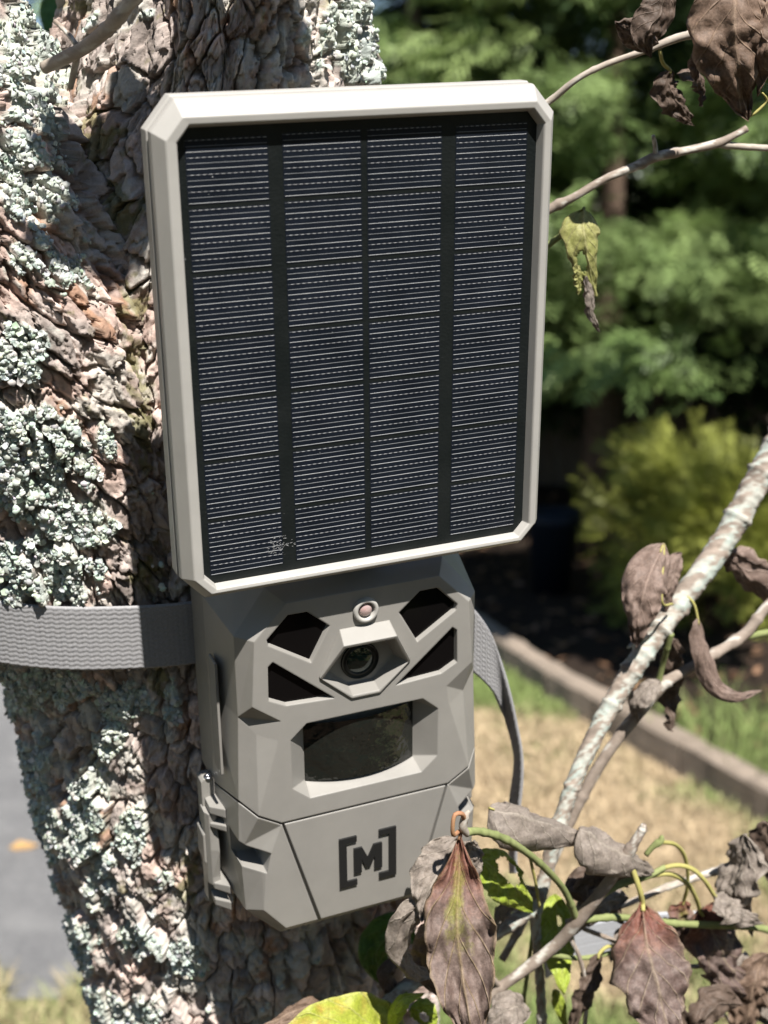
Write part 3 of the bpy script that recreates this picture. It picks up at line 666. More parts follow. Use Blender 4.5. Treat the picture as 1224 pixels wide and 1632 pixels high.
for name, F, V, C, fid, ins, D in parts:
    sel = np.isin(fid, np.fromiter(big_ids, np.int64))
    def sub(nm, FF, parent):
        us, inv = np.unique(FF, return_inverse=True)
        return mesh_np(nm, V[us], inv.reshape(FF.shape), BARK, parent, True, C[us])
    base = sub(name, F[~sel], tree)
    Fs = F[sel]; ids_ = fid[sel]; o = np.argsort(ids_, kind='stable'); Fs, ids_ = Fs[o], ids_[o]
    cutp = np.flatnonzero(np.diff(ids_)) + 1
    for ch in np.split(Fs, cutp):
        if len(ch): sub('bark_plate', ch, base)
    lm = D['lm'].ravel(); cand = np.flatnonzero((lm > 0.55) & (D['w'].ravel() > 0.9) & (D['u'].ravel() > -60) & (D['v'].ravel() < 1700) & (D['v'].ravel() > -60))
    lich_pts.append((base, V, D['N'].reshape(-1, 3), cand, D))
# curled lobes of the lichen, gathered patch by patch
def lobes(P, N, r, cc):
    n = len(P); k = 6; a = np.linspace(0, 2 * math.pi, k, endpoint=False)[None] + r.uniform(0, 6.28, (n, 1))
    N = unit(N + r.normal(0, 0.42, (n, 3)) + [0, 0, 0.10]); T = unit(np.cross(N, r.normal(0, 1, (n, 3)))); B = np.cross(N, T)
    sz = 0.0006 + 0.0012 * r.uniform(0, 1, (n, 1)) ** 2; rr = sz * r.uniform(0.65, 1.25, (n, k))
    up = r.uniform(0.2, 0.75, (n, 1)) * sz; c0 = P + N * 0.0003
    ring = lambda f, z: c0[:, None] + f * rr[..., None] * (np.cos(a)[..., None] * T[:, None] + np.sin(a)[..., None] * B[:, None]) + z[..., None] * N[:, None]
    r1 = ring(0.6, up * 0.75 * np.ones((1, k))); r2 = ring(1.0, up * r.uniform(0.2, 1.5, (n, k)))
    dome = (r.uniform(0, 1, (n, 1)) < 0.68); up2 = sz * 0.55
    r1 = np.where(dome[..., None], ring(0.62, up2 * 0.72 * np.ones((1, k))), r1); r2 = np.where(dome[..., None], ring(0.95, up2 * r.uniform(-0.5, 0.1, (n, k))), r2)
    V = np.concatenate([c0[:, None] + N[:, None] * np.where(dome, up2, up * 0.35)[..., None], r1, r2], 1)
    i = np.arange(n)[:, None, None] * (2 * k + 1); j = np.arange(k); j2 = (j + 1) % k
    F = np.concatenate([i + np.stack([0 * j, 1 + j, 1 + j2], -1)[None], i + np.stack([1 + j, 1 + k + j, 1 + k + j2], -1)[None], i + np.stack([1 + j, 1 + k + j2, 1 + j2], -1)[None]], 1).reshape(-1, 3)
    return V.reshape(-1, 3), F, np.repeat(cc, 2 * k + 1, 0)
r = np.random.default_rng(90)
for base, V, N, cand, D in lich_pts:
    take = r.choice(cand, min(len(cand), 12500 if base.name.startswith('trunk') else 8500), False)
    u, v = D['u'].ravel()[take], D['v'].ravel()[take]
    own = np.argmax(np.stack([1 - ((u - cu) / ru) ** 2 - ((v - cv) / rv) ** 2 for cu, cv, ru, rv, s in LICHEN_SPOTS]), 0)
    for q in range(len(LICHEN_SPOTS)):
        t = take[own == q]
        if len(t) < 12: continue
        tone = np.where(r.uniform(0, 1, (len(t), 1)) < .2, r.uniform(0.5, 0.8, (len(t), 1)), r.uniform(0.8, 1.15, (len(t), 1))); cc = np.array([0.47, 0.505, 0.455]) * tone * (1 + r.normal(0, 0.05, (len(t), 3)))
        LV, LF, LC = lobes(V[t], N[t], r, cc)
        tag(mesh_np('lichen_patch', LV, LF, LICHEN, base, True, LC), kind='stuff')
# ---------------------------------------------------------------- solar panel
panel = near_root('solar_panel', 'pale taupe framed solar panel with dark blue cells mounted above the grey trail camera', 'solar panel', (0, 0, 0))
def octo(l, r_, t, b, ch):
    x0, x1, z0, z1 = -64 - l, 64 + r_, -79.2 - b, 79.2 + t
    return [(x0 + ch, z1), (x1 - ch, z1), (x1, z1 - ch * 1.15), (x1, z0 + ch * 1.1), (x1 - ch, z0), (x0 + ch, z0), (x0, z0 + ch * 1.1), (x0, z1 - ch * 1.2)]
RINGS = [((-1, -1, -1, -1), 3.5, 1.4), ((-0.2, -0.2, -0.2, -0.2), 3.8, 0.2), ((.5, .8, .9, .3), 4.3, -3.3), ((.9, 1.2, 1.3, .7), 4.5, -3.8), ((3.9, 3.1, 3.3, 1.9), 5.6, -4.0), ((4.4, 3.6, 3.8, 2.3), 5.9, -3.7),
         ((7.4, 7.3, 8.3, 5.7), 8.0, 1.9), ((7.6, 7.5, 8.6, 6.0), 8.2, 3.0), ((7.7, 7.6, 8.7, 6.1), 8.2, 5.0), ((7.0, 6.9, 8.0, 5.4), 7.9, 5.2), ((7.0, 6.9, 8.0, 5.4), 7.9, 6.4), ((7.9, 7.8, 9.0, 6.3), 8.5, 6.6),
         ((8.1, 8.0, 9.3, 6.5), 8.6, 7.6), ((8.1, 8.0, 9.3, 6.5), 8.6, 13.0), ((6.5, 6.5, 7.5, 5), 8.0, 15.0)]
V, F = [], []
for off, ch, y in RINGS: V += [(x, z, y) for x, z in octo(*off, ch)]
for i in range(len(RINGS) - 1):
    for j in range(8): F.append((i * 8 + j, i * 8 + (j + 1) % 8, i * 8 + 8 + (j + 1) % 8, i * 8 + 8 + j))
n = len(RINGS) - 1
F += [tuple(n * 8 + j for j in range(8))]
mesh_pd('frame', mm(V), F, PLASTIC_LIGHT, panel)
prism(octo(.3, .3, .3, .3, 3.9), 0.0, 1.2, 'backing_sheet', PANEL_BLACK, panel)
cx = [-47.7, -15.4, 14.0, 46.5]; pitch = 21.83; CWm, CHm = 27.3, 20.4
cm = prism([(-CWm / 2, -CHm / 2), (CWm / 2, -CHm / 2), (CWm / 2, CHm / 2), (-CWm / 2, CHm / 2)], -0.12, 0.05, 'solar_cell', CELL)
V, F = [], []
for k in range(12):
    z = -CHm / 2 + 0.4 + k * (CHm - 0.8) / 11; x0, x1, hh = -CWm / 2 + 0.3, CWm / 2 - 0.3, 0.105; b = len(V)
    V += [(x0, z - hh, -.12), (x1, z - hh, -.12), (x1, z + hh, -.12), (x0, z + hh, -.12), (x0, z - hh * .5, -.19), (x1, z - hh * .5, -.19), (x1, z + hh * .5, -.19), (x0, z + hh * .5, -.19)]
    F += [tuple(b + q for q in f) for f in ((4, 5, 6, 7), (0, 1, 5, 4), (1, 2, 6, 5), (2, 3, 7, 6), (3, 0, 4, 7))]
fm = mesh_pd('contact_fingers', mm(V), F, FINGER)
fm.data.materials.append(FINGER_DIM); fm.data.materials.append(FINGER_DASH)
for p in fm.data.polygons: p.material_index = (0, 1, 2)[(p.vertices[0] // 8) % 3]
cme, fme = cm.data, fm.data; bpy.data.objects.remove(cm); bpy.data.objects.remove(fm)
for rI in range(7):
    for c in range(4):
        o = share('solar_cell', cme, panel, (cx[c] / 1000, 0, (76.2 - pitch * (rI + .5)) / 1000 + (0.0004 if c in (1, 2) else 0)))
        tag(share('contact_fingers', fme, o), kind='stuff')
V, F = [], []                                   # scuffed spot low on the left
rs = random.Random(5)
for k in range(70):
    x, z = rs.gauss(-35.5, 2.4), rs.gauss(-68.5, 1.5) + 0.0; z += 0.12 * (x + 35); l = rs.uniform(.12, .5); a = rs.uniform(-.6, .9); b = len(V); w = .07
    dx, dz = l * math.cos(a), l * math.sin(a); V += [(x - dx, z - dz - w, -.21), (x + dx, z + dz - w, -.21), (x + dx, z + dz + w, -.21), (x - dx, z - dz + w, -.21)]; F.append((b, b + 1, b + 2, b + 3))
mesh_pd('scuff_mark', mm(V), F, mat_simple('scuff', (0.34, 0.34, 0.34), 0.7), panel)
arm = prism([(-14, -80), (14, -80), (14, 20), (-14, 20)], 14.5, 60, 'mounting_arm', PLASTIC, panel)

# ---------------------------------------------------------------- trail camera
tcam = near_root('trail_camera', 'taupe grey faceted trail camera strapped to the trunk below the solar panel', 'trail camera', (0, 0.0065, -0.17))
TCB = Vector((0, 0.0065, -0.17))
def place(o, parent=tcam):          # geometry was written in the panel's frame: shift it to the camera's base
    o.data.transform(Matrix.Translation(-TCB)); o.parent = parent; return o
f = 6.5
half = [(31.5, -95.5, f), (44.7, -109.2, f), (46.6, -137, f), (35.4, -145.8, f), (36.7, -154.5, f), (46.2, -186.8, f), (36.7, -192.8, f),   # 0-6 front
        (37, -92, 16), (50.7, -109, 13.5), (50.7, -144.3, 13.5), (44.6, -151.8, 10.2), (52.3, -182.2, 13.5),                                # 7-11 rim
        (42, -86, 40), (55.3, -103, 40), (55.3, -144, 40), (55.4, -189, 40), (42, -85, 58), (55.8, -103, 58), (55.8, -189, 58)]             # 12-18 sides, back
fc = [(7, 8, 1, 0), (8, 9, 2, 1), (2, 9, 10, 3), (3, 10, 4), (4, 10, 5), (10, 11, 5), (10, 9, 11), (7, 12, 13, 8), (8, 13, 14, 9), (9, 14, 15, 11), (12, 16, 17, 13), (13, 17, 18, 15, 14), (5, 11, 15, 18), (5, 18, 6)]
sp = [(0, 1, 2, 3, 4, 5, 6, -7, -6, -5, -4, -3, -2, -1), (0, -1, -8, 7), (7, -8, -13, 12), (12, -13, -17, 16), (16, -17, -18, -19, 18, 17), (6, 18, -19, -7)]
V, F = mirrored(half, fc, sp)
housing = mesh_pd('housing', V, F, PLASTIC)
winT = [(23.4, -101.0), (30.9, -100.9), (39.3, -109.5), (38.9, -111.6), (22.4, -122.3), (14.9, -108.4)]
winB = [(37.7, -119.8), (39.3, -121.2), (39.6, -135.4), (32.9, -139.0), (14.0, -140.1)]
hexa = [(10.2, -111.2), (19.0, -129.8), (6.0, -141.7), (-6.0, -141.7), (-19.0, -129.8), (-10.2, -111.2)]
pirO = [(24.9, -149.2), (31.8, -155.5), (31.7, -177.7), (24.4, -184.2), (-24.4, -184.2), (-31.7, -177.7), (-31.8, -155.5), (-24.9, -149.2)]
pirI = [(23.7, -153.9), (23.9, -154.2), (23.9, -180.6), (23.7, -181.0), (-23.7, -181.0), (-23.9, -180.6), (-23.9, -154.2), (-23.7, -153.9)]
k = (f - 3) / (14.7 - f)
pirX = [(a[0] + (a[0] - b[0]) * k, a[1] + (a[1] - b[1]) * k) for a, b in zip(pirO, pirI)]
def grow(p, s):
    cx_ = sum(q[0] for q in p) / len(p); cz = sum(q[1] for q in p) / len(p); return [(cx_ + (x - cx_) * s, cz + (z - cz) * s) for x, z in p]
def grow_mm(p, d):                                  # offset a convex outline outwards by d mm
    n = len(p); out = []
    ar = sum(p[i][0] * p[(i + 1) % n][1] - p[(i + 1) % n][0] * p[i][1] for i in range(n)); sg = 1 if ar > 0 else -1
    for i in range(n):
        a, b, c = (np.array(p[(i + q) % n]) for q in (-1, 0, 1)); e1 = unit(b - a); e2 = unit(c - b)
        n1 = sg * np.array([e1[1], -e1[0]]); n2 = sg * np.array([e2[1], -e2[0]]); w = unit(n1 + n2); out.append(tuple(b + w * d / max(0.35, w @ n1)))
    return out
cutters = []
for w in (winT, mirror(winT), winB, mirror(winB)): cutters.append(prism(grow_mm(w, 0.9), 4.5, 9.8, poly1=grow_mm(w, -0.35)))
cutters += [prism(hexa, 3, 13.2), prism(pirX, 3, 14.7, poly1=pirI)]
cut(housing, cutters); place(housing)
for w in (winT, mirror(winT), winB, mirror(winB)): place(prism(grow_mm(w, 0.2), 8.6, 9.6, 'infrared_window', BLACK_GLASS))
# convex motion sensor window
nu, nv = 26, 6; V = []
for i in range(nu + 1):
    s = -1 + 2 * i / nu
    for j in range(nv + 1): V.append((s * 23.8, -153.9 - 27.1 * j / nv, 14.4 - 5.2 * (1 - s * s)))
F = [(i * (nv + 1) + j, (i + 1) * (nv + 1) + j, (i + 1) * (nv + 1) + j + 1, i * (nv + 1) + j + 1) for i in range(nu) for j in range(nv)]
m, nt, N, L, B = mat_new('sensor_window')
B.inputs['Base Color'].default_value = (0.010, 0.011, 0.009, 1); B.inputs['Roughness'].default_value = 0.04; B.inputs['Specular IOR Level'].default_value = 0.6
wv = n_noise(nt, 90, 3, 0.5); L.new(n_bump(nt, wv.outputs['Fac'], 0.45, 0.004), B.inputs['Normal'])
place(mesh_pd('motion_sensor_window', mm(V), F, m, None, True))
# hood round the lens
half = [(10.4, -110.7, 6.45), (19.3, -129.8, 6.4), (6.1, -142.0, 6.4), (11.05, -114.8, 0.1), (19.0, -130.0, 5.6), (6.0, -141.8, 5.7), (10.3, -116.0, 0.5), (18.0, -130.5, 5.8), (5.6, -140.8, 5.9),
        (10.0, -120.2, 12.6), (15.0, -130.2, 12.6), (5.4, -138.6, 12.6), (10.4, -110.9, 13.0), (19.1, -129.8, 13.0), (6.1, -141.9, 13.0)]
fc = [(0, 3, 4, 1), (1, 4, 5, 2), (3, 6, 7, 4), (4, 7, 8, 5), (6, 9, 10, 7), (7, 10, 11, 8), (0, 1, 13, 12), (1, 2, 14, 13)]
sp = [(0, -1, -4, 3), (3, -4, -7, 6), (6, -7, -10, 9), (2, 5, -6, -3), (5, 8, -9, -6), (8, 11, -12, -9), (9, 10, 11, -12, -11, -10), (0, 12, -13, -1), (2, -3, -15, 14), (12, 13, 14, -15, -14, -13)]
V, F = mirrored(half, fc, sp); hood = place(mesh_pd('lens_hood', V, F, PLASTIC))
def lathe(prof, cx_, cz, name, mat, seg=40, parent=tcam, smooth=True):
    V = [(cx_ + r * math.cos(a), cz + r * math.sin(a), y) for r, y in prof for a in np.linspace(0, 2 * math.pi, seg, endpoint=False)]
    F = [(i * seg + j, i * seg + (j + 1) % seg, (i + 1) * seg + (j + 1) % seg, (i + 1) * seg + j) for i in range(len(prof) - 1) for j in range(seg)]
    return place(mesh_pd(name, mm(V), F, mat, None, smooth), parent)
LZ = -129.4
bar = lathe([(8.0, 12.9), (8.0, 12.0), (7.7, 11.9), (7.4, 12.35), (6.2, 12.4), (6.0, 12.1), (5.7, 12.1), (5.5, 12.5), (0.01, 12.55)], 0, LZ, 'lens_barrel', mat_simple('lens_black', (0.006, 0.008, 0.008), 0.3, 0.25))
m, nt, N, L, B = mat_new('lens_glass'); B.inputs['Base Color'].default_value = (0.006, 0.016, 0.015, 1); B.inputs['Roughness'].default_value = 0.04; B.inputs['Specular IOR Level'].default_value = 0.6; B.inputs['Coat Weight'].default_value = 0.15; B.inputs['Coat Tint'].default_value = (0.6, 1, 0.85, 1)
lathe([(5.4, 12.45), (4.4, 12.1), (3.0, 11.75), (1.5, 11.55), (0.01, 11.5)], 0, LZ, 'lens_glass', m, parent=bar)
# light sensor
led = lathe([(5.3, 7.0), (5.1, 5.2), (4.7, 4.7), (3.9, 4.6), (3.5, 4.9), (3.2, 7.2), (0.01, 7.3)], 0.3, -104.2, 'light_sensor_ring', PLASTIC_LIGHT)
m, nt, N, L, B = mat_new('clear_lamp'); B.inputs['Base Color'].default_value = (0.75, 0.55, 0.52, 1); B.inputs['Roughness'].default_value = 0.06; B.inputs['Transmission Weight'].default_value = 0.6
lathe([(2.7, 7.2), (2.7, 6.2), (2.2, 5.3), (1.2, 4.8), (0.01, 4.65)], 0.3, -104.2, 'lamp_dome', m, 24, led)
lathe([(1.1, 7.0), (1.0, 6.2), (0.01, 6.0)], -0.4, -103.6, 'lamp_core', mat_simple('lamp_red', (0.45, 0.05, 0.05), 0.3), 14, led)

# battery door
half = [(36.9, -193.8, f), (41.5, -205.5, f), (44.3, -214.5, f), (45.9, -233.3, f), (36.8, -245.2, f), (46.3, -187.9, f), (52.4, -183.3, 13.5),   # 0-6
        (51.7, -204.4, 12.5), (53.2, -206, 13.8), (52.2, -217.5, 13.6), (51.8, -236.3, 13.5), (38.5, -249, 9.6),                              # 7-11
        (55.5, -190.2, 42), (54.8, -236, 42), (40, -251, 42)]                                                                                 # 12-14
fc = [(0, 5, 7, 1), (5, 6, 8, 7), (7, 8, 9), (1, 7, 9, 2), (2, 9, 10, 3), (3, 10, 11, 4), (6, 12, 13, 10, 9, 8), (10, 13, 14, 11), (0, 6, 5), (0, 12, 6)]
sp = [(0, 1, 2, 3, 4, -5, -4, -3, -2, -1), (4, 11, -12, -5), (11, 14, -15, -12), (12, -13, -14, -15, 14, 13), (0, -1, -13, 12)]
V, F = mirrored(half, fc, sp); door = mesh_pd('battery_door', V, F, PLASTIC)
cs = []
for s in (1, -1):
    a, b = np.array([36.6 * s, -192.0]), np.array([20.6 * s, -250.5]); d = unit(b - a); q = np.array([d[1], -d[0]])
    cs.append(prism([tuple(a + q * .5), tuple(b + q * .75), tuple(b - q * .75), tuple(a - q * .5)], 4, 8.6))
    pk = [(57, -199.5), (50, -203.6), (41.7, -206.3), (43.8, -215.2), (52, -214.2), (57, -209)]
    pk = pk if s > 0 else mirror(pk)
    cs.append(prism(pk, 4.5, 24))
cut(door, cs); place(door)
# raised black logo: two square brackets and a heavy M
def raised(poly, name='logo'): return place(prism(poly, 5.55, 6.6, name, BLACK), door)
for s in (-1, 1):
    P_ = [(12.7, -207.4), (12.7, -231.9), (5.0, -231.9), (5.0, -229.2), (9.5, -229.2), (9.5, -210.1), (5.0, -210.1), (5.0, -207.4)]
    raised(P_ if s > 0 else mirror(P_), 'logo_bracket')
MH = [(6.3, -213.7), (6.3, -226.3), (2.9, -226.3), (2.9, -219.6), (0.95, -224.4), (-0.95, -224.4), (-2.9, -219.6), (-2.9, -226.3), (-6.3, -226.3), (-6.3, -213.7), (-2.6, -213.7), (0, -219.5), (2.6, -213.7)]
raised(MH, 'logo_letter')
# latches on both sides
def box(x0, x1, y0, y1, z0, z1, c=0.6):
    P_ = [(x0 + c, z0), (x1 - c, z0), (x1, z0 + c), (x1, z1 - c), (x1 - c, z1), (x0 + c, z1), (x0, z1 - c), (x0, z0 + c)]
    n = 8; V = [(x, z, y0) for x, z in P_] + [(x, z, y1) for x, z in P_]
    return V, [tuple(range(8)), tuple(range(15, 7, -1))] + [(i, (i + 1) % 8, 8 + (i + 1) % 8, 8 + i) for i in range(8)]
def solid(name, V, F, s, parent, mat=PLASTIC): return place(mesh_pd(name, mm([(x * s, z, y) for x, z, y in V]), F, mat), parent)
def wedge(z0, z1, x0, x1, y0, y1):                 # bracket: wide at the wall, narrow outside
    V = [(x0, z1, y0 - 3), (x0, z1, y1), (x1, z1 - 1, y0 + 3), (x1, z1 - 1, y1 - 2), (x0, z0, y0 - 3), (x0, z0, y1), (x1, z0, y0 + 3), (x1, z0, y1 - 2)]
    return V, [(0, 2, 3, 1), (4, 5, 7, 6), (0, 4, 6, 2), (2, 6, 7, 3), (3, 7, 5, 1), (1, 5, 4, 0)]
for s in (-1, 1):
    b = solid('latch', *box(55.2, 61.0, 40, 47, -250, -187, 1.2), s, tcam)
    V = [(x, z, y) for z in (-200, -204, -218, -232, -236) for x, y in ((56.8, 33.5 - (2 if z in (-218,) else 0)), (60.2, 33.5), (61.6, 36), (61.6, 42), (56.8, 42))]
    F = [tuple(range(5)), tuple(range(24, 19, -1))] + [(i * 5 + j, i * 5 + (j + 1) % 5, i * 5 + 5 + (j + 1) % 5, i * 5 + 5 + j) for i in range(4) for j in range(5)]
    solid('latch_lever', V, F, s, b)
    for z0, z1 in ((-199.3, -195), (-206, -203.2), (-237.5, -233.6), (-246, -242)): solid('latch_bracket', *wedge(z0, z1, 54.4, 59.8, 30, 42), s, b)
    solid('latch_tab', *box(60.8, 62.6, 36, 46, -226, -211, .8), s, b)
    sc = place(mesh_pd('screw', mm([(s * (57.6 + r_ * math.cos(a)), -187 + dz, 41 + r_ * math.sin(a)) for r_, dz in ((1.9, -.2), (1.9, .7), (1.2, .9), (1.0, .2)) for a in np.linspace(0, 6.283, 14, endpoint=False)]),
                       [(i * 14 + j, i * 14 + (j + 1) % 14, i * 14 + 14 + (j + 1) % 14, i * 14 + 14 + j) for i in range(3) for j in range(14)] + [tuple(42 + j for j in range(14))], STEEL, None, True), b)
    V, F = box(55.0, 56.1, 24, 33, -176, -125, .3); solid('side_rib', V, F, s, housing)
back = solid('back_plate', *box(-50, 50, 57.6, 66, -240, -95, 6), 1, tcam)

# ---------------------------------------------------------------- straps
def ribbon(name, PA, PB, mat, parent, nu, nv=56, thick=0.0011, rib=0.0021, wav=0.0042, amp=0.00042):
    """woven band between edge curves PA, PB (n,3): zigzag ribs as relief"""
    A_, B_ = spline(PA, nu), spline(PB, nu); s = np.linspace(0, 1, nv)
    G = A_[:, None] + (B_ - A_)[:, None] * s[None, :, None]
    c = G[:, nv // 2]; ln = np.r_[0, np.cumsum(np.linalg.norm(np.diff(c, axis=0), axis=1))]
    du = np.gradient(G, axis=0); dv = np.gradient(G, axis=1); Nn = unit(np.cross(du, dv))
    W = np.linalg.norm(B_ - A_, axis=1).mean(); U = ln[:, None] + 0 * s[None]; Vv = s[None] * W + 0 * ln[:, None]
    tri = np.abs(((U / wav) % 1) - .5) * 2; ph = Vv / rib + tri * 0.42
    h = np.abs(np.sin(ph * math.pi)) ** 0.7 * amp + 0.25 * amp * np.sin(U / wav * 2 * math.pi * 2)
    edge = np.minimum(s, 1 - s)[None] * W; h = h * sstep(0, 0.001, edge)
    e = 0.5 * thick * np.sqrt(np.clip(edge / 0.0006, 0.02, 1))
    Vf = G + Nn * (e + h)[..., None]; Vb = G - Nn * (e + h)[..., None]
    n0 = nu * nv; i = (np.arange(nu - 1)[:, None] * nv + np.arange(nv - 1)[None]).ravel()
    F1 = np.stack([i, i + 1, i + nv + 1, i + nv], -1); F2 = n0 + F1[:, ::-1]
    a = np.arange(nu - 1) * nv; E1 = np.stack([a, a + nv, a + nv + n0, a + n0], -1); b = a + nv - 1; E2 = np.stack([b + nv, b, b + n0, b + nv + n0], -1)
    return mesh_np(name, np.concatenate([Vf.reshape(-1, 3), Vb.reshape(-1, 3)]), np.concatenate([F1, F2, E1, E2]), mat, parent)
SB = np.array([-0.05, 0.065, -0.125])
strap = near_root('strap', 'grey woven webbing strap round the trunk holding the trail camera', 'strap', SB)
cp = [(-0.036, 0.0615), (-0.060, 0.0615), (-0.085, 0.0655), (-0.110, 0.0735), (-0.135, 0.090), (-0.153, 0.115), (-0.160, 0.150), (-0.150, 0.20), (-0.11, 0.25), (-0.03, 0.286), (0.04, 0.27), (0.078, 0.22), (0.086, 0.17), (0.075, 0.11), (0.052, 0.069)]
za = at(300, 959, 0.062)[2]; zb = at(300, 1059, 0.062)[2]
zl = at(20, 957, 0.082)[2]; zlb = at(20, 1061, 0.082)[2]
def zz(x, a, b): t = np.clip((-0.05 - x) / 0.08, 0, 1); return a + (b - a) * t
PA = np.array([(x, y, zz(x, za, zl)) for x, y in cp]); PB = np.array([(x, y, zz(x, zb, zlb)) for x, y in cp])
ribbon('band', PA - SB, PB - SB, WEBBING, strap, 800, 56)
# free end: twists and hangs at the right of the camera
ends = [((716, 935), (714, 1045)), ((757, 972), (757, 1074)), ((784, 1012), (783, 1100)), ((801, 1062), (796, 1126)), ((814, 1112), (805, 1148)), ((824, 1160), (814, 1172)), ((831, 1200), (821, 1207)), ((832, 1240), (819, 1236)), ((828, 1285), (813, 1280)), ((823, 1330), (812, 1330)), ((822, 1392), (814, 1392))]
PA, PB = [], []
for k, (a, b) in enumerate(ends):
    Y0 = 0.058 - 0.0015 * k; a3 = at(*a, Y0); lo, hi = 0.0, 0.03
    for _ in range(40):
        md = (lo + hi) / 2
        if np.linalg.norm(at(*b, Y0 + md) - a3) < 0.0245: lo = md
        else: hi = md
    PA.append(a3); PB.append(at(*b, Y0 + lo))
ribbon('free_end', np.array(PA) - SB, np.array(PB) - SB, WEBBING, strap, 300, 44)
SB2 = at(960, 1495, 0.05)
strap2 = near_root('strap', 'pale grey ribbed strap end lit among the leaves behind the purple brown leaf', 'strap', SB2)
PA = np.array([at(865, 1508, 0.045), at(910, 1480, .05), at(960, 1466, .055), at(1040, 1455, .06), at(1110, 1452, .065)]); PB = np.array([at(870, 1560, 0.05), at(915, 1530, .055), at(965, 1520, .06), at(1040, 1508, .065), at(1110, 1505, .07)])
ribbon('band', PA - SB2, PB - SB2, WEBBING_PALE, strap2, 160, 30, rib=0.0016, wav=9.0, amp=0.0003)
# ---------------------------------------------------------------- twigs and leaves
def depth_pf(p): return ((np.asarray(p) - CPF) @ RPF)[..., 2]
def stem(name, pts, parent, base, kind, seg=12, step=0.0016, seed=1, rough=1.0, cap=True):
    """pts: (u, v, Y, width in photograph pixels)"""
    P = np.array([at(u, v, Y) for u, v, Y, w in pts]); Rr = np.array([w / 2 * depth_pf(p) / FPX for p, (_, _, _, w) in zip(P, pts)])
    ln = np.linalg.norm(np.diff(P, axis=0), axis=1).sum(); n = max(6, int(ln / step))
    Q = spline(np.c_[P, Rr], n); P, Rr = Q[:, :3], np.maximum(Q[:, 3], 0.0002)
    T, N_, B_ = frames(P); a = np.linspace(0, 2 * math.pi, seg, endpoint=False)
    s = np.linspace(0, ln, n) * 1000; S, Aa = np.meshgrid(s, a, indexing='ij'); ca, sa = np.cos(Aa), np.sin(Aa)
    big = fbm(S / 5 + ca * 1.3 + seed * 7, sa * 1.3 + seed, seed, 3) - .5; fine = fbm(S / 1.2 + ca * 3, sa * 3 + seed * 3, seed + 3, 3) - .5
    f1, f2, cid, _, _ = voro(S / 2.4 + ca * .9 + 30, Aa * 1.9 + sa * .3 + 40, seed, 1.0); crack = sstep(0.02, 0.18, f2 - f1)
    if kind == 'lichen': d = big * 0.16 + fine * 0.22 + (crack - 1) * 0.12 + (hsh(cid // 20000, cid % 20000, seed) - .5) * 0.05
    else: d = big * 0.22 + fine * 0.10
    knots = np.zeros(n)
    rk = np.random.default_rng(seed)
    if kind != 'petiole':
        for q in rk.uniform(0, s[-1], max(1, int(s[-1] / 22))): knots += 0.22 * np.exp(-((s - q) / 1.1) ** 2)
    R_ = Rr[:, None] * (1 + d * rough * (0.3 if kind == 'petiole' else 1) + knots[:, None])
    V = P[:, None] + R_[..., None] * (ca[..., None] * N_[:, None] + sa[..., None] * B_[:, None])
    t = np.linspace(0, 1, n)[:, None, None]; nn = fbm(S / 4 + ca + seed, sa + 9, seed + 5, 4)[..., None]
    if kind == 'lichen':
        bark = np.array([0.235, 0.19, 0.155]) * (0.6 + .8 * nn); pale = np.array([0.37, 0.36, 0.315]) * (0.75 + .5 * fbm(S / 1.5 + ca * 2, sa * 2, seed + 6, 3)[..., None])
        mint = np.array([0.34, 0.38, 0.34]); lm = sstep(0.43, 0.53, fbm(S / 3.0 + ca * 2.2 + seed, sa * 2.2, seed + 7, 4))[..., None]; ml = sstep(0.5, 0.6, fbm(S / 6 + ca * 2, sa * 2, seed + 8, 3))[..., None]
        C = bark * (1 - lm) + (pale * (1 - ml) + mint * ml) * lm
    else:
        c0, c1 = {'dark': ((0.17, 0.13, 0.10), (0.30, 0.25, 0.21)), 'grey': ((0.24, 0.20, 0.165), (0.42, 0.37, 0.31)), 'green': ((0.125, 0.15, 0.05), (0.24, 0.26, 0.11)), 'petiole': ((0.27, 0.25, 0.07), (0.36, 0.32, 0.12)), 'red': ((0.27, 0.11, 0.07), (0.40, 0.25, 0.12))}[kind if kind != 'petiole_red' else 'red']
        C = np.array(c0) * (1 - nn) + np.array(c1) * nn
        if kind in ('grey', 'dark'):
            lm = sstep(0.60, 0.68, fbm(S / 6 + ca * .8 + seed, sa * .8, seed + 7, 3))[..., None]; C = C * (1 - lm) + np.array([0.46, 0.43, 0.38]) * lm
    V = V.reshape(-1, 3); C = C.reshape(-1, 3); F = grid_faces((n, seg)); 
    if cap:
        V = np.concatenate([V, P[:1], P[-1:]]); C = np.concatenate([C, C[:1], C[-1:]]); k = n * seg; j = np.arange(seg); j2 = (j + 1) % seg
        F = np.concatenate([F, np.stack([j2, j, 0 * j + k, 0 * j + k], -1), np.stack([(n - 1) * seg + j, (n - 1) * seg + j2, 0 * j + k + 1, 0 * j + k + 1], -1)])
        tri = F[-2 * seg:, :3]; F = F[:-2 * seg]
        me_o = mesh_np(name, V - base, F, STEM, parent, True, C)
        bm = bmesh.new(); bm.from_mesh(me_o.data); bm.verts.ensure_lookup_table()
        for q in tri:
            try: bm.faces.new([bm.verts[int(z)] for z in q]).smooth = True
            except ValueError: pass
        bm.to_mesh(me_o.data); bm.free(); return me_o
    return mesh_np(name, V - base, F, STEM, parent, True, C)
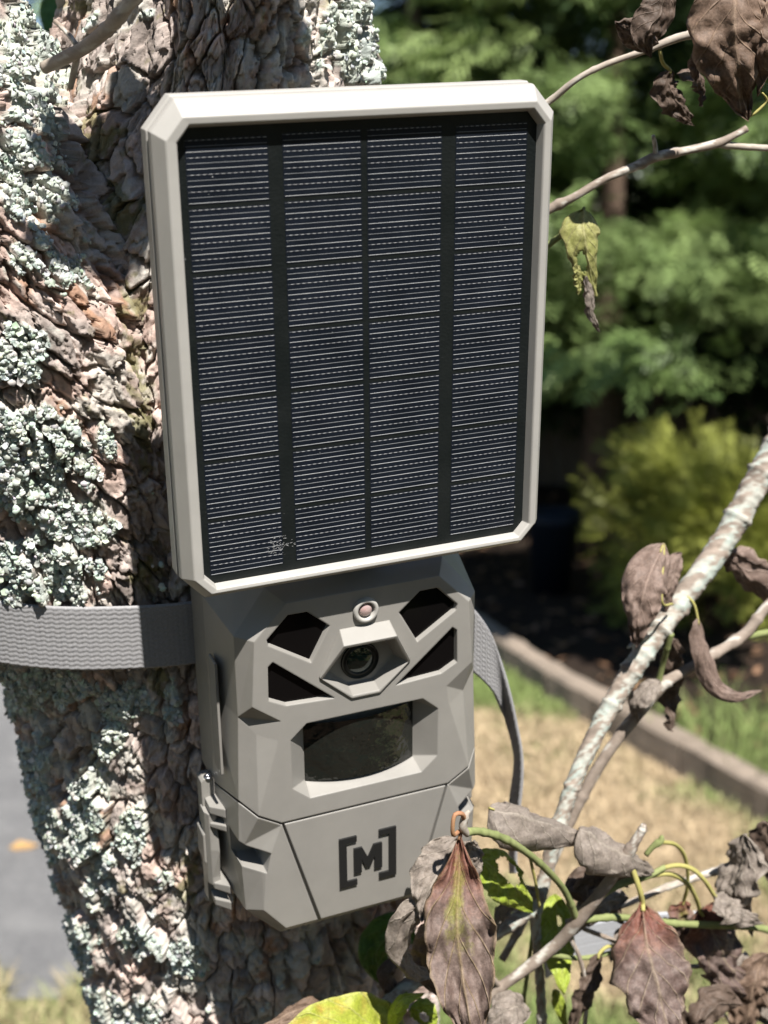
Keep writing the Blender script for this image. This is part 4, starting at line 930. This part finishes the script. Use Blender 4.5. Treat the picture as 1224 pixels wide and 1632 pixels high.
def leaf(pts, width, mat, parent, base, roll=0, roll1=None, curl=60, curl1=None, wave=0.10, seed=1, petiole=None, shape=0.8, fold=0.0, holes=(), label=None, pk='petiole', tear=0.0, nu=46, nv=25, skew=0.0, raw=None, facing=None, neck=0.75):
    """pts: midrib (u, v, Y); width in pixels (full); roll, curl in degrees at base and tip"""
    r = np.random.default_rng(seed)
    P3 = np.array([at(*p) for p in pts]) if raw is None else np.asarray(raw); mid = spline(P3, nu); W = width / 2 * depth_pf(P3.mean(0)) / FPX
    T = unit(np.gradient(mid, axis=0)); view = unit(mid - CPF) if facing is None else np.asarray(facing) + 0 * mid
    S0 = unit(np.cross(T, view)); N0 = np.cross(S0, T)
    t = np.linspace(0, 1, nu); ra = np.radians(np.linspace(roll, roll if roll1 is None else roll1, nu))[:, None]
    S = S0 * np.cos(ra) + N0 * np.sin(ra); N_ = np.cross(S, T)
    cu = np.radians(np.linspace(curl, curl if curl1 is None else curl1, nu))[:, None] / 2; cu = np.where(np.abs(cu) < 1e-3, 1e-3, cu)
    prof = np.clip(np.sin(math.pi * t ** shape), 0, 1) ** neck * (1 - 0.15 * t); prof[0] = 0.03; prof[-1] = 0.01
    s = np.linspace(-1, 1, nv)[None]; TT = t[:, None] + 0 * s
    irr = 1 + tear * (fbm(TT * 9 + seed, s * 0 + np.sign(s) * 3 + 10, seed, 3) - .5) * 2 * np.abs(s) ** 2
    ww = W * prof[:, None] * irr
    off_s = np.sin(s * cu) / cu * ww + skew * ww * s * s; off_n = (1 - np.cos(s * cu)) / cu * ww + fold * np.abs(s) * ww
    k1 = r.uniform(2.2, 3.8); ph = r.uniform(0, 6.28, 2)
    wv = wave * W * (np.sin(TT * 6.28 * k1 + np.where(s > 0, ph[0], ph[1])) * np.abs(s) ** 1.6 + 0.55 * np.sin(TT * 6.28 * k1 * 2.3 + ph[1] + s * 2) * np.abs(s)) * sstep(0, .15, TT)
    crump = (fbm(TT * 8 + seed * 3, s * 3.6 + 20, seed + 1, 4) - .5) * 0.55 * W * (wave * 4 + .3)
    vt = TT * 6 - np.abs(s) ** .8 * 1.9; vein = np.exp(-((vt % 1 - .5) / .10) ** 2) * 0.018 * W + np.exp(-(s / .07) ** 2) * 0.03 * W
    G = mid[:, None] + S[:, None] * off_s[..., None] + N_[:, None] * (off_n + wv + crump - vein)[..., None]
    uv = np.stack([(s + 1) / 2 + 0 * TT, TT], -1).reshape(-1, 2)
    i = (np.arange(nu - 1)[:, None] * nv + np.arange(nv - 1)[None]).ravel(); F = np.stack([i, i + 1, i + nv + 1, i + nv], -1)
    keep = np.ones(len(F), bool); cs = (uv[F[:, 0], 0] + uv[F[:, 2], 0]) / 2 * 2 - 1; ct = (uv[F[:, 0], 1] + uv[F[:, 2], 1]) / 2
    for hs, ht, hr in holes: keep &= ((cs - hs) ** 2 + ((ct - ht) * 2.2) ** 2) > (hr * (0.75 + 0.5 * fbm(cs * 5, ct * 9, seed + 2, 2))) ** 2
    o = mesh_np('leaf', G.reshape(-1, 3) - base, F[keep], LEAF[mat], parent, True, uv=uv)
    so = o.modifiers.new('thick', 'SOLIDIFY'); so.thickness = 0.00014; so.offset = 0
    if petiole:
        p0 = pts[0]; pp = [*petiole, (p0[0], p0[1], p0[2], petiole[-1][3])]
        q = pts[1]; pp.append((p0[0] * .8 + q[0] * .2, p0[1] * .8 + q[1] * .2, p0[2] * .8 + q[2] * .2 - 0.0003, petiole[-1][3] * .7))
        stem('leaf_stalk', pp, o, base, pk, 8, seed=seed)
    if label: o['label'] = label
    return o
def branch(name, label, cat, anchor, group=None):
    b = at(*anchor); return near_root(name, label, cat, b, group), b

# lichen-covered branch crossing the lower right
R1, b1 = branch('branch', 'lichen-covered branch slanting down from the right edge past the trail camera', 'branch', (1224, 735, 0.06), 'branches right of the camera')
stem('stem', [(1300, 610, .075, 50), (1224, 738, .068, 45), (1150, 868, .06, 40), (1050, 1005, .05, 36), (985, 1105, .043, 32), (930, 1210, .036, 27), (893, 1310, .03, 25), (868, 1400, .026, 23), (852, 1455, .022, 23)], R1, b1, 'lichen', 22, .0011, 3)
stem('side_stem', [(858, 1440, .024, 24), (810, 1475, .022, 25), (760, 1503, .02, 24), (700, 1540, .018, 25), (650, 1572, .018, 26), (590, 1625, .018, 24), (540, 1670, .018, 22)], R1, b1, 'lichen', 16, .0012, 5)
stem('side_stem', [(852, 1450, .024, 20), (856, 1510, .022, 15), (861, 1570, .02, 15), (864, 1640, .018, 16)], R1, b1, 'lichen', 14, .0012, 7)
stem('spur', [(1035, 1012, .048, 12), (1020, 1018, .045, 9), (1000, 1032, .042, 4)], R1, b1, 'lichen', 10, .001, 9)
leaf([(1058, 868, .05), (1030, 930, .038), (1018, 985, .034), (1014, 1032, .036)], 96, 'pink', R1, b1, 15, -15, 110, 150, .12, 21, [(1072, 963, .045, 4), (1055, 957, .035, 4)], .7, label='rosy brown leaf hanging left of the lichen-covered branch')
leaf([(1085, 880, .056), (1072, 925, .05), (1062, 975, .05)], 52, 'pink', R1, b1, 40, 30, 120, 140, .1, 22, shape=.8)
leaf([(1150, 882, .07), (1180, 905, .065), (1224, 945, .06), (1270, 985, .06)], 80, 'pink', R1, b1, -40, -20, 130, 100, .14, 23, [(1140, 868, .072, 5)], .8, label='rosy brown curled leaf at the right edge by the branch')

# thin dark twig running beside it
R2, b2 = branch('twig', 'thin dark twig forking at the right edge and crossing behind the lichen-covered branch', 'twig', (1224, 970, 0.05), 'branches right of the camera')
stem('stem', [(1260, 930, .05, 15), (1224, 965, .05, 16), (1185, 1012, .05, 18), (1120, 1053, .05, 17), (1065, 1085, .05, 18), (1040, 1108, .052, 22), (1010, 1145, .054, 20), (965, 1205, .056, 19), (925, 1275, .056, 18), (890, 1350, .055, 16), (850, 1440, .05, 14), (800, 1530, .045, 12)], R2, b2, 'dark', 14, .0013, 12)
stem('side_stem', [(1180, 1016, .05, 12), (1224, 1008, .05, 11), (1270, 1003, .05, 10)], R2, b2, 'green', 10, .0014, 14)
stem('side_stem', [(1046, 1100, .052, 12), (1056, 1060, .05, 9), (1064, 1030, .046, 10), (1070, 1010, .044, 9)], R2, b2, 'green', 10, .0012, 15)
leaf([(1072, 1020, .052), (1080, 1070, .056), (1076, 1120, .056), (1068, 1165, .052)], 62, 'dark', R2, b2, 30, 60, 120, 170, .25, 31, tear=.2, label='dark brown crumpled leaf hanging behind the twig fork')
leaf([(1052, 1085, .046), (1030, 1100, .045), (1012, 1125, .045), (1018, 1150, .048)], 44, 'grey', R2, b2, -30, -20, 70, 90, .12, 32)
leaf([(1112, 985, .045), (1122, 1040, .04), (1140, 1092, .035), (1175, 1112, .03), (1212, 1100, .032)], 46, 'pink', R2, b2, 62, -30, 120, 130, .10, 33, [(1095, 950, .05, 4), (1106, 962, .047, 4)], .6, label='narrow rosy leaf curling up at its tip under the twig')

# leafy twig in front, lower right
R3, b3 = branch('leafy_twig', 'green twig with withered leaves in front of the trail camera, lower right', 'twig', (920, 1465, 0.01), 'branches right of the camera')
stem('stem', [(750, 1612, .016, 13), (800, 1572, .012, 17), (850, 1535, .008, 19), (890, 1502, .004, 19), (920, 1468, .0, 22), (950, 1432, -.004, 19), (985, 1385, -.008, 18), (1010, 1345, -.011, 17), (1024, 1322, -.012, 13), (1026, 1314, -.012, 9)], R3, b3, 'dark', 14, .0012, 41)
stem('side_stem', [(918, 1462, .0, 12), (900, 1420, -.004, 11), (870, 1385, -.010, 11), (830, 1352, -.017, 12), (795, 1333, -.022, 13), (762, 1325, -.026, 13), (745, 1326, -.028, 14)], R3, b3, 'green', 10, .0013, 42)
stem('side_stem', [(935, 1450, -.002, 11), (965, 1422, -.004, 12), (1000, 1405, -.005, 12), (1035, 1395, -.006, 11), (1060, 1382, -.006, 9)], R3, b3, 'green', 10, .0013, 43)
stem('side_stem', [(925, 1466, .0, 12), (990, 1462, -.002, 11), (1080, 1472, -.004, 11), (1150, 1475, -.005, 12), (1205, 1478, -.006, 12), (1250, 1490, -.006, 12)], R3, b3, 'green', 10, .0013, 44)
stem('side_stem', [(1030, 1362, -.006, 9), (1040, 1350, -.007, 9), (1053, 1340, -.008, 11), (1055, 1332, -.008, 5)], R3, b3, 'green', 10, .001, 45)
stem('side_stem', [(868, 1520, .005, 8), (920, 1527, .004, 8), (960, 1522, .004, 8), (1000, 1510, .006, 7)], R3, b3, 'green', 8, .0013, 46)
stem('bud', [(745, 1330, -.028, 10), (738, 1318, -.029, 14), (742, 1300, -.029, 11), (748, 1292, -.029, 5)], R3, b3, 'grey', 10, .0008, 47)
leaf([(733, 1325, -.027), (731, 1395, -.034), (728, 1475, -.045), (738, 1560, -.056), (752, 1640, -.066), (758, 1700, -.07)], 132, 'red', R3, b3, 6, -8, -60, -110, .2, 51,
     [(742, 1312, -.028, 8), (736, 1297, -.031, 8), (724, 1300, -.032, 7), (722, 1330, -.032, 7)], 0.95, tear=.2, neck=1.35, pk='red', label='long red brown leaf with a yellow green centre hanging in front of the camera')
leaf([(728, 1335, -.012), (706, 1378, -.017), (682, 1420, -.023), (672, 1468, -.026)], 90, 'grey', R3, b3, 20, 10, 80, 110, .14, 52, shape=.75, label='grey rosy leaf in front of the camera corner, left of the red brown leaf')
leaf([(744, 1342, -.02), (752, 1368, -.02), (757, 1395, -.02), (752, 1425, -.019)], 58, 'grey', R3, b3, 24, 40, 70, 90, .15, 53)
leaf([(700, 1440, -.02), (672, 1450, -.022), (648, 1485, -.02), (652, 1530, -.016), (690, 1560, -.012)], 70, 'grey', R3, b3, 35, 55, 110, 130, .15, 54, tear=.15)
leaf([(730, 1470, -.012), (700, 1500, -.01), (690, 1545, -.008), (704, 1590, -.008)], 82, 'brown', R3, b3, 10, 20, 60, 80, .12, 55)
leaf([(1024, 1440, -.016), (1030, 1500, -.03), (1045, 1560, -.043), (1062, 1625, -.054), (1080, 1690, -.062)], 138, 'purple', R3, b3, -4, 22, 50, 100, .2, 56, [(998, 1363, -.010, 8), (1008, 1385, -.012, 9), (1020, 1420, -.016, 9)],   .85, tear=.22, neck=1.0, label='large purple brown leaf hanging in front, lower right')
leaf([(1010, 1520, -.012), (1030, 1570, -.014), (1075, 1600, -.012), (1115, 1640, -.01)], 90, 'dark', R3, b3, 30, 40, 90, 110, .16, 57)
leaf([(780, 1288, -.005), (822, 1300, -.010), (880, 1318, -.006), (945, 1338, .0)], 128, 'grey', R3, b3, 38, 34, 190, 170, .05, 58, [(860, 1445, .0, 5), (850, 1390, -.002, 5), (825, 1310, -.004, 4)], .55, label='taupe rolled leaf lying behind the lichen-covered branch, left of the pair')
leaf([(922, 1322, -.006), (955, 1340, -.011), (1000, 1365, -.012), (1046, 1392, -.006)], 118, 'grey', R3, b3, 38, 34, 180, 170, .06, 59, shape=.6, label='taupe rolled leaf with pale veins, right of the pair')
leaf([(900, 1420, .014), (935, 1410, .012), (965, 1425, .012), (990, 1470, .014)], 74, 'dark', R3, b3, 10, 20, 60, 90, .12, 60)
leaf([(1000, 1430, .008), (960, 1440, .006), (930, 1465, .006), (915, 1490, .008)], 60, 'grey', R3, b3, 20, 20, 70, 90, .12, 61)
leaf([(757, 1362, .004), (790, 1385, .0), (820, 1415, .0), (848, 1452, .004)], 84, 'lime', R3, b3, 30, 20, 50, 60, .08, 62, holes=((.35, .45, .42),), label='yellow green leaf with a ragged hole beside the camera')
leaf([(884, 1425, .034), (888, 1475, .024), (892, 1520, .012), (900, 1585, .0)], 68, 'lime', R3, b3, 15, 25, 40, 60, .08, 63, holes=((.1, .28, .14),), label='bright lime leaf behind the stem, above the dark curled leaf')
leaf([(955, 1520, .0), (948, 1560, -.004), (930, 1600, -.006), (905, 1650, -.004)], 50, 'dark', R3, b3, 45, 20, 120, 140, .2, 64, [(1000, 1512, .004, 5), (970, 1508, .002, 6)], .8, label='dark brown curled leaf hanging at the bottom edge')
leaf([(882, 1578, .01), (892, 1600, .01), (903, 1640, .01)], 26, 'lime', R3, b3, 30, 20, 60, 60, .1, 65)
leaf([(1138, 1426, -.012), (1160, 1440, -.014), (1185, 1455, -.014), (1214, 1472, -.01)], 64, 'grey', R3, b3, 50, 35, 120, 140, .2, 66, [(1058, 1383, -.006, 8), (1080, 1379, -.008, 8), (1103, 1385, -.010, 8), (1122, 1402, -.012, 7)], .7, tear=.15)
leaf([(1116, 1452, .0), (1140, 1492, -.004), (1165, 1545, -.006), (1205, 1590, -.004)], 110, 'purple', R3, b3, 15, 25, 90, 120, .18, 67, [(1036, 1396, -.005, 8), (1068, 1393, -.006, 8), (1095, 1408, -.005, 8), (1109, 1430, -.003, 7)], .7, tear=.15, label='purple grey crumpled leaf right of the large purple brown leaf')
leaf([(1150, 1530, .002), (1170, 1560, .0), (1200, 1600, .0), (1240, 1640, .0)], 100, 'grey', R3, b3, -20, -10, 90, 110, .18, 68, tear=.15)
leaf([(1090, 1436, .01), (1088, 1470, .008), (1080, 1520, .01)], 62, 'red', R3, b3, 40, 30, 100, 120, .2, 69, [(1055, 1342, -.004, 7), (1076, 1346, .0, 7), (1090, 1362, .003, 7), (1096, 1390, .005, 6), (1095, 1415, .007, 6)], .8, pk='petiole')
leaf([(1190, 1330, .0), (1180, 1380, -.003), (1165, 1430, -.004), (1200, 1490, -.002)], 92, 'grey', R3, b3, -30, -30, 90, 120, .2, 70, tear=.15, label='grey crumpled leaf hanging at the right edge above the purple grey one')
leaf([(1215, 1310, .002), (1226, 1360, .0), (1240, 1420, .0)], 60, 'dark', R3, b3, 20, 30, 90, 120, .2, 71)
leaf([(1225, 1520, -.004), (1200, 1570, -.008), (1190, 1620, -.008), (1170, 1670, -.004)], 84, 'brown', R3, b3, 20, 30, 90, 110, .2, 72)
leaf([(842, 1612, -.01), (815, 1605, -.014), (785, 1625, -.014), (760, 1660, -.01)], 80, 'grey', R3, b3, -30, -30, 70, 100, .16, 73, tear=.2, label='pale grey leaf edge at the bottom beside the red brown leaf')
stem('side_stem', [(900, 1470, .025, 9), (1000, 1440, .022, 10), (1060, 1415, .02, 11), (1120, 1395, .018, 11), (1160, 1382, .016, 14), (1224, 1355, .014, 12), (1270, 1335, .014, 12)], R3, b3, 'grey', 12, .0013, 48)
stem('tendril', [(1125, 1615, -.004, 5), (1140, 1610, -.004, 5), (1156, 1618, -.004, 5), (1165, 1634, -.004, 5)], R3, b3, 'dark', 8, .001, 49)
stem('tendril', [(850, 1480, .03, 6), (842, 1540, .03, 7), (834, 1600, .03, 7), (832, 1640, .03, 7)], R3, b3, 'green', 8, .0014, 50)

stem('side_stem', [(930, 1480, .012, 8), (980, 1500, .01, 8), (1040, 1530, .01, 8), (1110, 1540, .01, 7), (1180, 1530, .01, 7), (1260, 1525, .01, 7)], R3, b3, 'dark', 10, .0013, 151)
stem('side_stem', [(800, 1575, .012, 9), (770, 1540, .012, 8), (752, 1500, .014, 7), (748, 1455, .014, 6)], R3, b3, 'dark', 10, .0013, 152)
stem('side_stem', [(905, 1488, .003, 8), (925, 1530, .0, 7), (935, 1590, -.002, 7), (930, 1650, -.002, 7)], R3, b3, 'dark', 10, .0013, 153)
leaf([(1000, 1412, .002), (975, 1400, .0), (945, 1402, .0), (915, 1420, .002)], 52, 'dark', R3, b3, 20, 30, 120, 150, .22, 154, tear=.2)
leaf([(1062, 1470, .012), (1040, 1490, .01), (1000, 1500, .01), (972, 1530, .012)], 60, 'grey', R3, b3, 25, 30, 90, 130, .2, 155, tear=.2)
leaf([(1180, 1600, -.012), (1150, 1600, -.016), (1120, 1625, -.018), (1100, 1665, -.016)], 70, 'dark', R3, b3, 20, 20, 110, 140, .22, 156, tear=.25)
leaf([(860, 1420, .02), (835, 1430, .018), (805, 1455, .016), (790, 1490, .016)], 44, 'grey', R3, b3, 30, 30, 110, 140, .2, 157, tear=.2)

# leaves at the foot of the picture
R4, b4 = branch('leafy_shoot', 'yellow green leaves on a shoot at the bottom edge below the camera', 'shoot', (600, 1632, 0.0))
stem('stem', [(660, 1690, .0, 14), (640, 1640, .0, 12), (632, 1600, .0, 10), (650, 1582, .0, 7)], R4, b4, 'green', 10, .0013, 81)
leaf([(650, 1655, .0), (585, 1640, -.008), (500, 1652, -.012), (415, 1700, -.01)], 118, 'live', R4, b4, -18, -22, -60, -50, .06, 82, shape=.85, label='broad yellow green leaf with an orange blush at the bottom edge')
leaf([(618, 1640, -.004), (628, 1610, -.01), (645, 1590, -.012), (676, 1584, -.008)], 40, 'lime', R4, b4, 40, 30, 130, 130, .08, 83)
leaf([(655, 1605, .004), (672, 1615, .002), (690, 1650, .0)], 52, 'lime', R4, b4, -30, -30, 80, 80, .1, 84, holes=((0, .5, .3),))
leaf([(600, 1630, .012), (540, 1612, .01), (470, 1612, .008), (390, 1660, .008)], 74, 'brown', R4, b4, -50, -50, 70, 90, .2, 85, tear=.1, label='pale brown leaf curling up behind the yellow green leaf')
leaf([(660, 1500, .04), (625, 1490, .04), (600, 1520, .04), (610, 1570, .04)], 76, 'green', R4, b4, 20, 20, 50, 70, .1, 86)
leaf([(640, 1530, .025), (622, 1550, .02), (630, 1580, .02), (650, 1600, .02)], 44, 'dark', R4, b4, 40, 30, 140, 150, .1, 87)

# twigs at the upper right
R5, b5 = branch('twig', 'pale upper twig leaving the panel corner toward the hanging brown leaves', 'twig', (960, 105, 0.05), 'twigs right of the solar panel')
stem('stem', [(840, 185, .07, 11), (880, 158, .066, 11), (920, 126, .06, 10), (965, 103, .056, 10), (1030, 80, .05, 11), (1075, 62, .046, 14), (1120, 50, .042, 12), (1180, 32, .04, 12)], R5, b5, 'grey', 12, .0014, 101)
leaf([(1060, -20, .03), (1052, 20, .028), (1030, 55, .028), (1036, 92, .032)], 74, 'dark', R5, b5, 30, 10, 80, 110, .12, 102, shape=.7, label='grey brown folded leaf at the top edge above the pale twig')
leaf([(1048, 68, .04), (1020, 62, .036), (1000, 48, .034), (980, 34, .034)], 56, 'dark', R5, b5, 20, 20, 70, 90, .14, 103)
leaf([(1068, 112, .05), (1066, 140, .05), (1085, 170, .05), (1104, 200, .052)], 62, 'dark', R5, b5, 35, 35, 100, 130, .16, 104, [(1052, 80, .048, 6), (1056, 100, .05, 6)], .75, label='dark crumpled leaf hanging below the pale upper twig')
leaf([(1080, 118, .05), (1108, 120, .052), (1120, 140, .054), (1118, 170, .054)], 40, 'dark', R5, b5, 50, 50, 100, 130, .2, 105)
leaf([(1180, -50, .02), (1168, 30, .012), (1178, 110, .010), (1190, 188, .016)], 150, 'brown', R5, b5, 10, 15, 70, 80, .10, 106, shape=.78, tear=.12, label='big papery brown leaf hanging at the top right corner')
leaf([(1240, -40, .018), (1215, 20, .012), (1200, 70, .010), (1212, 150, .012)], 96, 'brown', R5, b5, -50, -40, 100, 110, .16, 107, tear=.2)
leaf([(1128, 80, .03), (1112, 100, .028), (1108, 130, .028)], 34, 'brown', R5, b5, 40, 20, 120, 120, .15, 108)
stem('tendril', [(1195, 185, .016, 5), (1206, 178, .015, 5), (1222, 160, .014, 4), (1215, 148, .013, 3)], R5, b5, 'petiole', 8, .001, 109)
R6, b6 = branch('twig', 'dark lower twig leaving the panel side, forking at its pale right end', 'twig', (1000, 270, 0.06), 'twigs right of the solar panel')
stem('stem', [(830, 356, .082, 15), (882, 330, .078, 15), (915, 314, .074, 13), (965, 285, .07, 13), (1020, 262, .066, 15), (1045, 250, .064, 17), (1095, 240, .06, 13), (1145, 228, .057, 14), (1170, 216, .055, 11), (1190, 205, .054, 12)], R6, b6, 'dark', 12, .0013, 111)
stem('side_stem', [(1145, 230, .057, 11), (1185, 234, .055, 11), (1224, 236, .053, 10), (1270, 238, .05, 10)], R6, b6, 'grey', 10, .0013, 112)
stem('spur', [(1045, 250, .064, 9), (1044, 232, .063, 7), (1041, 216, .062, 6)], R6, b6, 'dark', 8, .001, 113)
R7, b7 = branch('twig', 'short twig behind the panel side carrying a wilted yellow green leaf', 'twig', (900, 372, 0.07), 'twigs right of the solar panel')
stem('stem', [(830, 425, .08, 10), (880, 386, .076, 10), (905, 366, .072, 8), (925, 340, .068, 6), (932, 330, .067, 5)], R7, b7, 'green', 10, .0013, 121)
leaf([(930, 334, .066), (930, 370, .06), (936, 410, .058), (945, 455, .06), (950, 472, .06)], 80, 'wilt', R7, b7, 15, 35, 110, 130, .05, 122, shape=.55, holes=((-.3, .55, .22),), tear=.15, label='wilted yellow green leaf hanging right of the solar panel')
leaf([(934, 440, .058), (942, 470, .058), (944, 500, .058), (956, 530, .06)], 26, 'grey', R7, b7, 40, 30, 140, 140, .2, 123)
leaf([(918, 420, .056), (924, 445, .056), (922, 470, .056)], 24, 'wilt', R7, b7, 50, 40, 120, 120, .2, 124)

# bare stub and green leaf in the fork of the trunk
R8, b8 = branch('bare_branch', 'bare grey branch stub crossing the fork at the top left', 'branch', (150, 70, 0.07))
stem('stem', [(70, 108, .085, 20), (105, 92, .078, 22), (140, 72, .07, 22), (175, 42, .06, 22), (215, -5, .05, 22), (260, -60, .04, 20)], R8, b8, 'grey', 16, .0012, 131, .7)
stem('side_stem', [(124, 80, .08, 10), (120, 105, .085, 11), (112, 140, .09, 10)], R8, b8, 'grey', 10, .0013, 132)
stem('side_stem', [(122, 72, .085, 9), (105, 50, .092, 8), (88, 34, .098, 7)], R8, b8, 'dark', 10, .0013, 133)
leaf([(90, -20, .5), (98, 20, .48), (112, 60, .46), (132, 108, .44)], 76, 'green', R8, b8, 10, 10, 30, 40, .06, 134, label='fresh green leaf showing through the fork of the trunk')

# unseen leaves of the same tree, added sunward to dapple the upper trunk
R9, b9 = branch('dapple_branch', 'leafy branch of the tree overhanging the panel above the picture', 'branch', (260, -250, 0.0))
shade = [(150, 70, .17), (205, 125, .2), (265, 140, .2), (175, 190, .24), (235, 215, .26), (285, 80, .17), (335, 115, .18), (395, 70, .18), (130, 170, .22), (250, 250, .28), (210, 330, .3), (450, 110, .2), (110, 420, .3), (390, 130, .2), (170, 110, .2), (300, 150, .22), (230, 90, .18), (140, 230, .25), (310, 50, .17), (190, 250, .26), (360, 140, .2)]
pts9 = []
tw9 = [np.array([-0.02, 0.10, 0.30])]
for k, (u, v, lam) in enumerate(shade):
    c = at(u, v, 0.085) + S_PF * (lam + 0.02); a = unit(np.cross(S_PF, RNG.normal(0, 1, 3))); a = unit(a + S_PF * RNG.uniform(-.4, .4))
    leaf(None, 110, 'green' if k % 3 else 'lime', R9, b9, RNG.uniform(-25, 25), None, 30, 40, .08, 200 + k, nu=20, nv=11, raw=[c - a * .021, c, c + a * .021], facing=-S_PF)
    tw9.append(c)
tw9 = np.array([tw9[i] for i in np.argsort([p[0] for p in tw9])]); tw9 = spline(tw9[::3], 60)
tube_mesh('stem', tw9 + [0, 0, 0.004] - b9, np.linspace(0.002, 0.001, 60), STEM, R9, 8)
